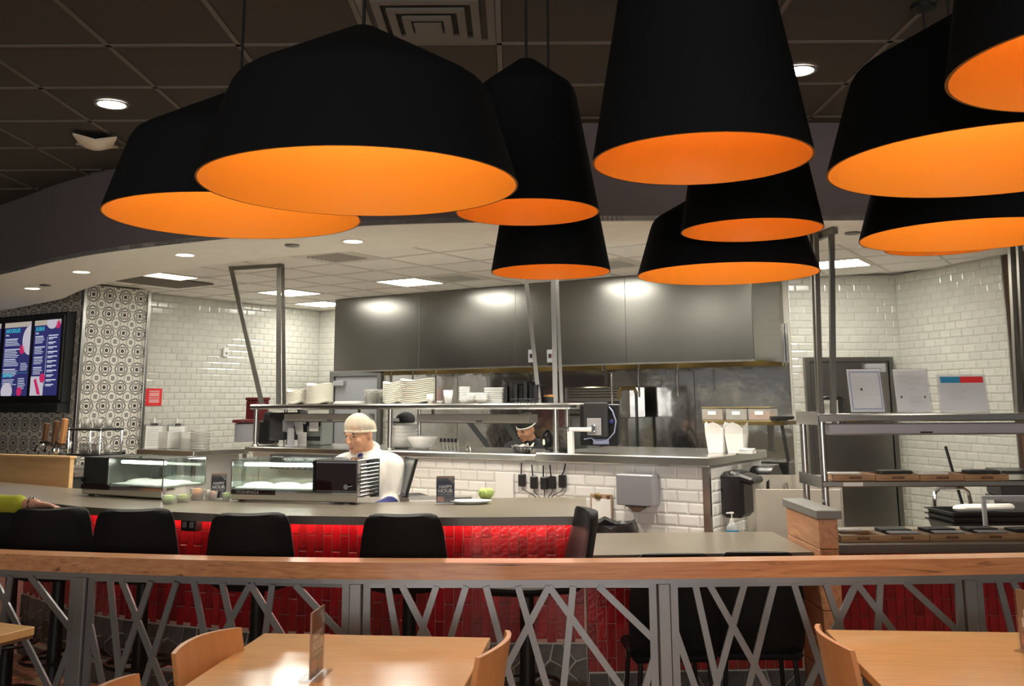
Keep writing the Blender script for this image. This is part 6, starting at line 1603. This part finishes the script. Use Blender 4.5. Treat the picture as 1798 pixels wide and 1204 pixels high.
for A_, B_ in ((EL, WL), (ER, WR)):
    slv = Body(); slv.cap(A_.lerp(B_, .42), .066, A_.lerp(B_, .9), .045); link('arm_guard', remesh(slv, .008, 'arm_guard', 'cloth_blue', 3), chef)
tr = Body()
for s_ in (-1, 1): tr.chain([((s_*.09, .03, .88), .125), ((s_*.1, .02, .48), .085), ((s_*.1, .04, .1), .07)])
link('trousers', remesh(tr, .014, 'trousers', 'cloth_dark', 4), chef)
hr = Body(); hr.ball(hc + Rm @ (Vector((0, .022, .048))*hk), (.082*hk, .1*hk, .082*hk), 16, 12, Rm)
link('hair', remesh(hr, .007, 'hair', 'hair', 2), chef)
# bouffant hairnet: pleated gauze dome with a gathered edge
g = G(); n = 48; v = []; f = []; rows = 9
for i in range(rows+1):
    t_ = i/rows*PI*.54
    for k in range(n):
        a = 2*PI*k/n; pl = 1 + .03*math.cos(17*a+1.5*math.sin(3*a))*(.3+i/rows); r = math.sin(t_)
        if i == rows: r *= .93
        q = Vector((.094*r*math.cos(a)*pl, .112*r*math.sin(a)*pl+.016, .105*math.cos(t_)+.028-.022*math.sin(a)*r))
        v.append(hc + Rm @ (q*hk))
for i in range(rows):
    for k in range(n): f.append((i*n+k, i*n+(k+1) % n, (i+1)*n+(k+1) % n, (i+1)*n+k))
g.add(v, f); smooth_part('hairnet', g, mat('net', (.88, .78, .62), .9, alpha=.55, bump=.5, bs=45), chef)
smooth_part('hairnet_band', G().tube([v[rows*n+k] for k in range(n)], .008, 6, True), mat('net_band', (.85, .74, .58), .9), chef)

# ---- cook behind the pass
p = aty(918, 780, 9.7)
ck_ = thing('person', 'cook in a dark jacket and black cap bending over the pass', 'person', (p.x+.03, 9.85, 0.012), 0)
b = Body(); Rm = head_rot(-.75, .42, .12); hc = Vector((-.0, -.28, 1.435)); hk = .98; at_ = head(b, hc, Rm, hk)
b.chain([((.06, -.14, 1.27), .066), ((.035, -.2, 1.345), .056), ((.01, -.25, 1.40), .056)])
b.chain([((0, .05, .92), .15), ((.02, -.02, 1.08), .14), ((.04, -.09, 1.2), .135)])
EL = Vector((-.25, -.2, 1.05)); ER = Vector((.30, -.22, 1.02)); WL = Vector((-.12, -.42, 1.1)); WR = Vector((.14, -.42, 1.1))
b.chain([((-.14, -.1, 1.24), .06), ((.22, -.1, 1.24), .06)]); b.chain([((-.15, -.1, 1.22), .055), (EL, .045), (WL, .03)]); b.chain([((.23, -.1, 1.22), .055), (ER, .045), (WR, .03)])
hand(b, WL, (.4, -.8, -.2), (0, 0, -1), 1, .5, 1, -1); hand(b, WR, (-.4, -.8, -.2), (0, 0, -1), 1, .5, 1, 1)
for s_ in (-1, 1): b.chain([((s_*.09, .05, .9), .095), ((s_*.1, .03, .48), .062), ((s_*.1, .06, .09), .042)]); b.cap((s_*.1, .07, .045), .042, (s_*.11, -.08, .035), .034)
link('body', remesh(b, .008, 'body', 'skin', 4), ck_); eyes(at_, Rm, hk, ck_)
j = Body(); j.chain([((0, .05, .75), .17), ((.02, -.0, 1.05), .165), ((.04, -.09, 1.19), .16)]); j.chain([((-.13, -.1, 1.235), .078), ((.04, -.12, 1.265), .085), ((.21, -.1, 1.235), .078)])
j.chain([((-.15, -.1, 1.22), .075), (EL, .068), (WL, .05)]); j.chain([((.23, -.1, 1.22), .075), (ER, .068), (WR, .05)]); j.cap((.05, -.15, 1.28), .08, (.04, -.175, 1.305), .074)
link('jacket', remesh(j, .012, 'jacket', 'cloth_black', 4), ck_)
tr = Body()
for s_ in (-1, 1): tr.chain([((s_*.09, .05, .88), .125), ((s_*.1, .03, .48), .085), ((s_*.1, .06, .1), .07)])
link('trousers', remesh(tr, .014, 'trousers', 'cloth_dark', 4), ck_)
hr = Body(); hr.ball(hc + Rm @ (Vector((0, .03, .03))*hk), (.081*hk, .094*hk, .085*hk), 16, 12, Rm); link('hair', remesh(hr, .008, 'hair', 'hair', 2), ck_)
g = G(); n = 32; v = []; f = []
for i, (r, z) in enumerate(((1.03, .035), (1.06, .06), (1.05, .1), (.9, .122), (.5, .13), (.01, .131))):
    for k in range(n): a = 2*PI*k/n; v.append(hc + Rm @ (Vector((.08*r*math.cos(a), .1*r*math.sin(a)+.01, z))*hk))
for i in range(5):
    for k in range(n): f.append((i*n+k, i*n+(k+1) % n, (i+1)*n+(k+1) % n, (i+1)*n+k))
smooth_part('cap', G().add(v, f), 'cloth_black', ck_)
smooth_part('cap_band', G().tube([hc + Rm @ (Vector((.083*math.cos(2*PI*k/n), .104*math.sin(2*PI*k/n)+.01, .034))*hk) for k in range(n)], .008, 6, True), 'cloth_white', ck_)

# ---- guest at the left edge resting a hand on the stool
hp = aty(62, 889, 5.46); gx, gy = -3.62, 5.62
gs = thing('person', 'guest in a yellow-green sleeve resting a hand on the stool back at the left edge', 'person', (gx, gy, 0.004), 0)
def lc_(v): return Vector(v)-Vector((gx, gy, .004))
W0 = lc_((hp.x, 5.46, hp.z+.012)); E0 = lc_((-3.10, 5.50, 1.17)); S0 = Vector((.2, .02, 1.36))
b = Body(); Rm = head_rot(.9, .1); hc = Vector((0, -.0, 1.56)); at_ = head(b, hc, Rm, 1.0)
b.chain([((0, .02, 1.36), .06), ((0, .01, 1.5), .055)]); b.chain([((0, .03, .92), .15), ((0, .02, 1.12), .135), ((0, .02, 1.28), .135)]); b.chain([((-.17, .02, 1.36), .055), ((.17, .02, 1.36), .055)])
b.chain([(S0, .052), (E0, .042), (W0, .029)]); hand(b, W0, (1, .02, -.10), (0, -.25, -1), 1.0, .22, 1.0, 1)
EL = Vector((-.25, .02, 1.08)); WL = Vector((-.24, -.06, .84)); b.chain([((-.2, .02, 1.34), .05), (EL, .04), (WL, .028)]); hand(b, WL, (0, -.1, -1), (1, 0, 0), 1, .4, 1, -1)
for s_ in (-1, 1): b.chain([((s_*.09, .03, .9), .095), ((s_*.1, .02, .48), .062), ((s_*.1, .04, .09), .042)]); b.cap((s_*.1, .05, .045), .042, (s_*.11, -.1, .035), .034)
link('body', remesh(b, .0055, 'body', 'skin_dark', 3), gs); eyes(at_, Rm, 1.0, gs)
j = Body(); j.chain([((0, .03, .82), .165), ((0, .02, 1.1), .155), ((0, .02, 1.28), .15)]); j.chain([((-.17, .02, 1.36), .068), ((.17, .02, 1.36), .068)]); j.chain([(S0, .068), (E0, .058), (E0.lerp(W0, .70), .047), (E0.lerp(W0, .80), .05)]); j.chain([((-.2, .02, 1.34), .066), (EL, .056), (EL.lerp(WL, .8), .045)])
link('sweater', remesh(j, .009, 'sweater', 'cloth_yellow', 4), gs)
tr = Body()
for s_ in (-1, 1): tr.chain([((s_*.09, .03, .88), .125), ((s_*.1, .02, .48), .085), ((s_*.1, .04, .1), .07)])
link('trousers', remesh(tr, .014, 'trousers', 'cloth_dark', 4), gs)
hr = Body(); hr.ball(hc + Rm @ Vector((0, .03, .04)), (.092, .105, .105), 16, 12, Rm); hr.ball(hc + Rm @ Vector((0, .07, -.06)), (.08, .06, .12), 16, 12, Rm); link('hair', remesh(hr, .009, 'hair', 'hair', 2), gs)
ax = (W0-E0).normalized(); cb = E0.lerp(W0, .95); u = ax.orthogonal().normalized(); w_ = ax.cross(u)
smooth_part('bracelet', G().tube([cb + (u*math.cos(2*PI*k/20)+w_*math.sin(2*PI*k/20))*.036 for k in range(20)], .005, 6, True), 'chrome', gs)
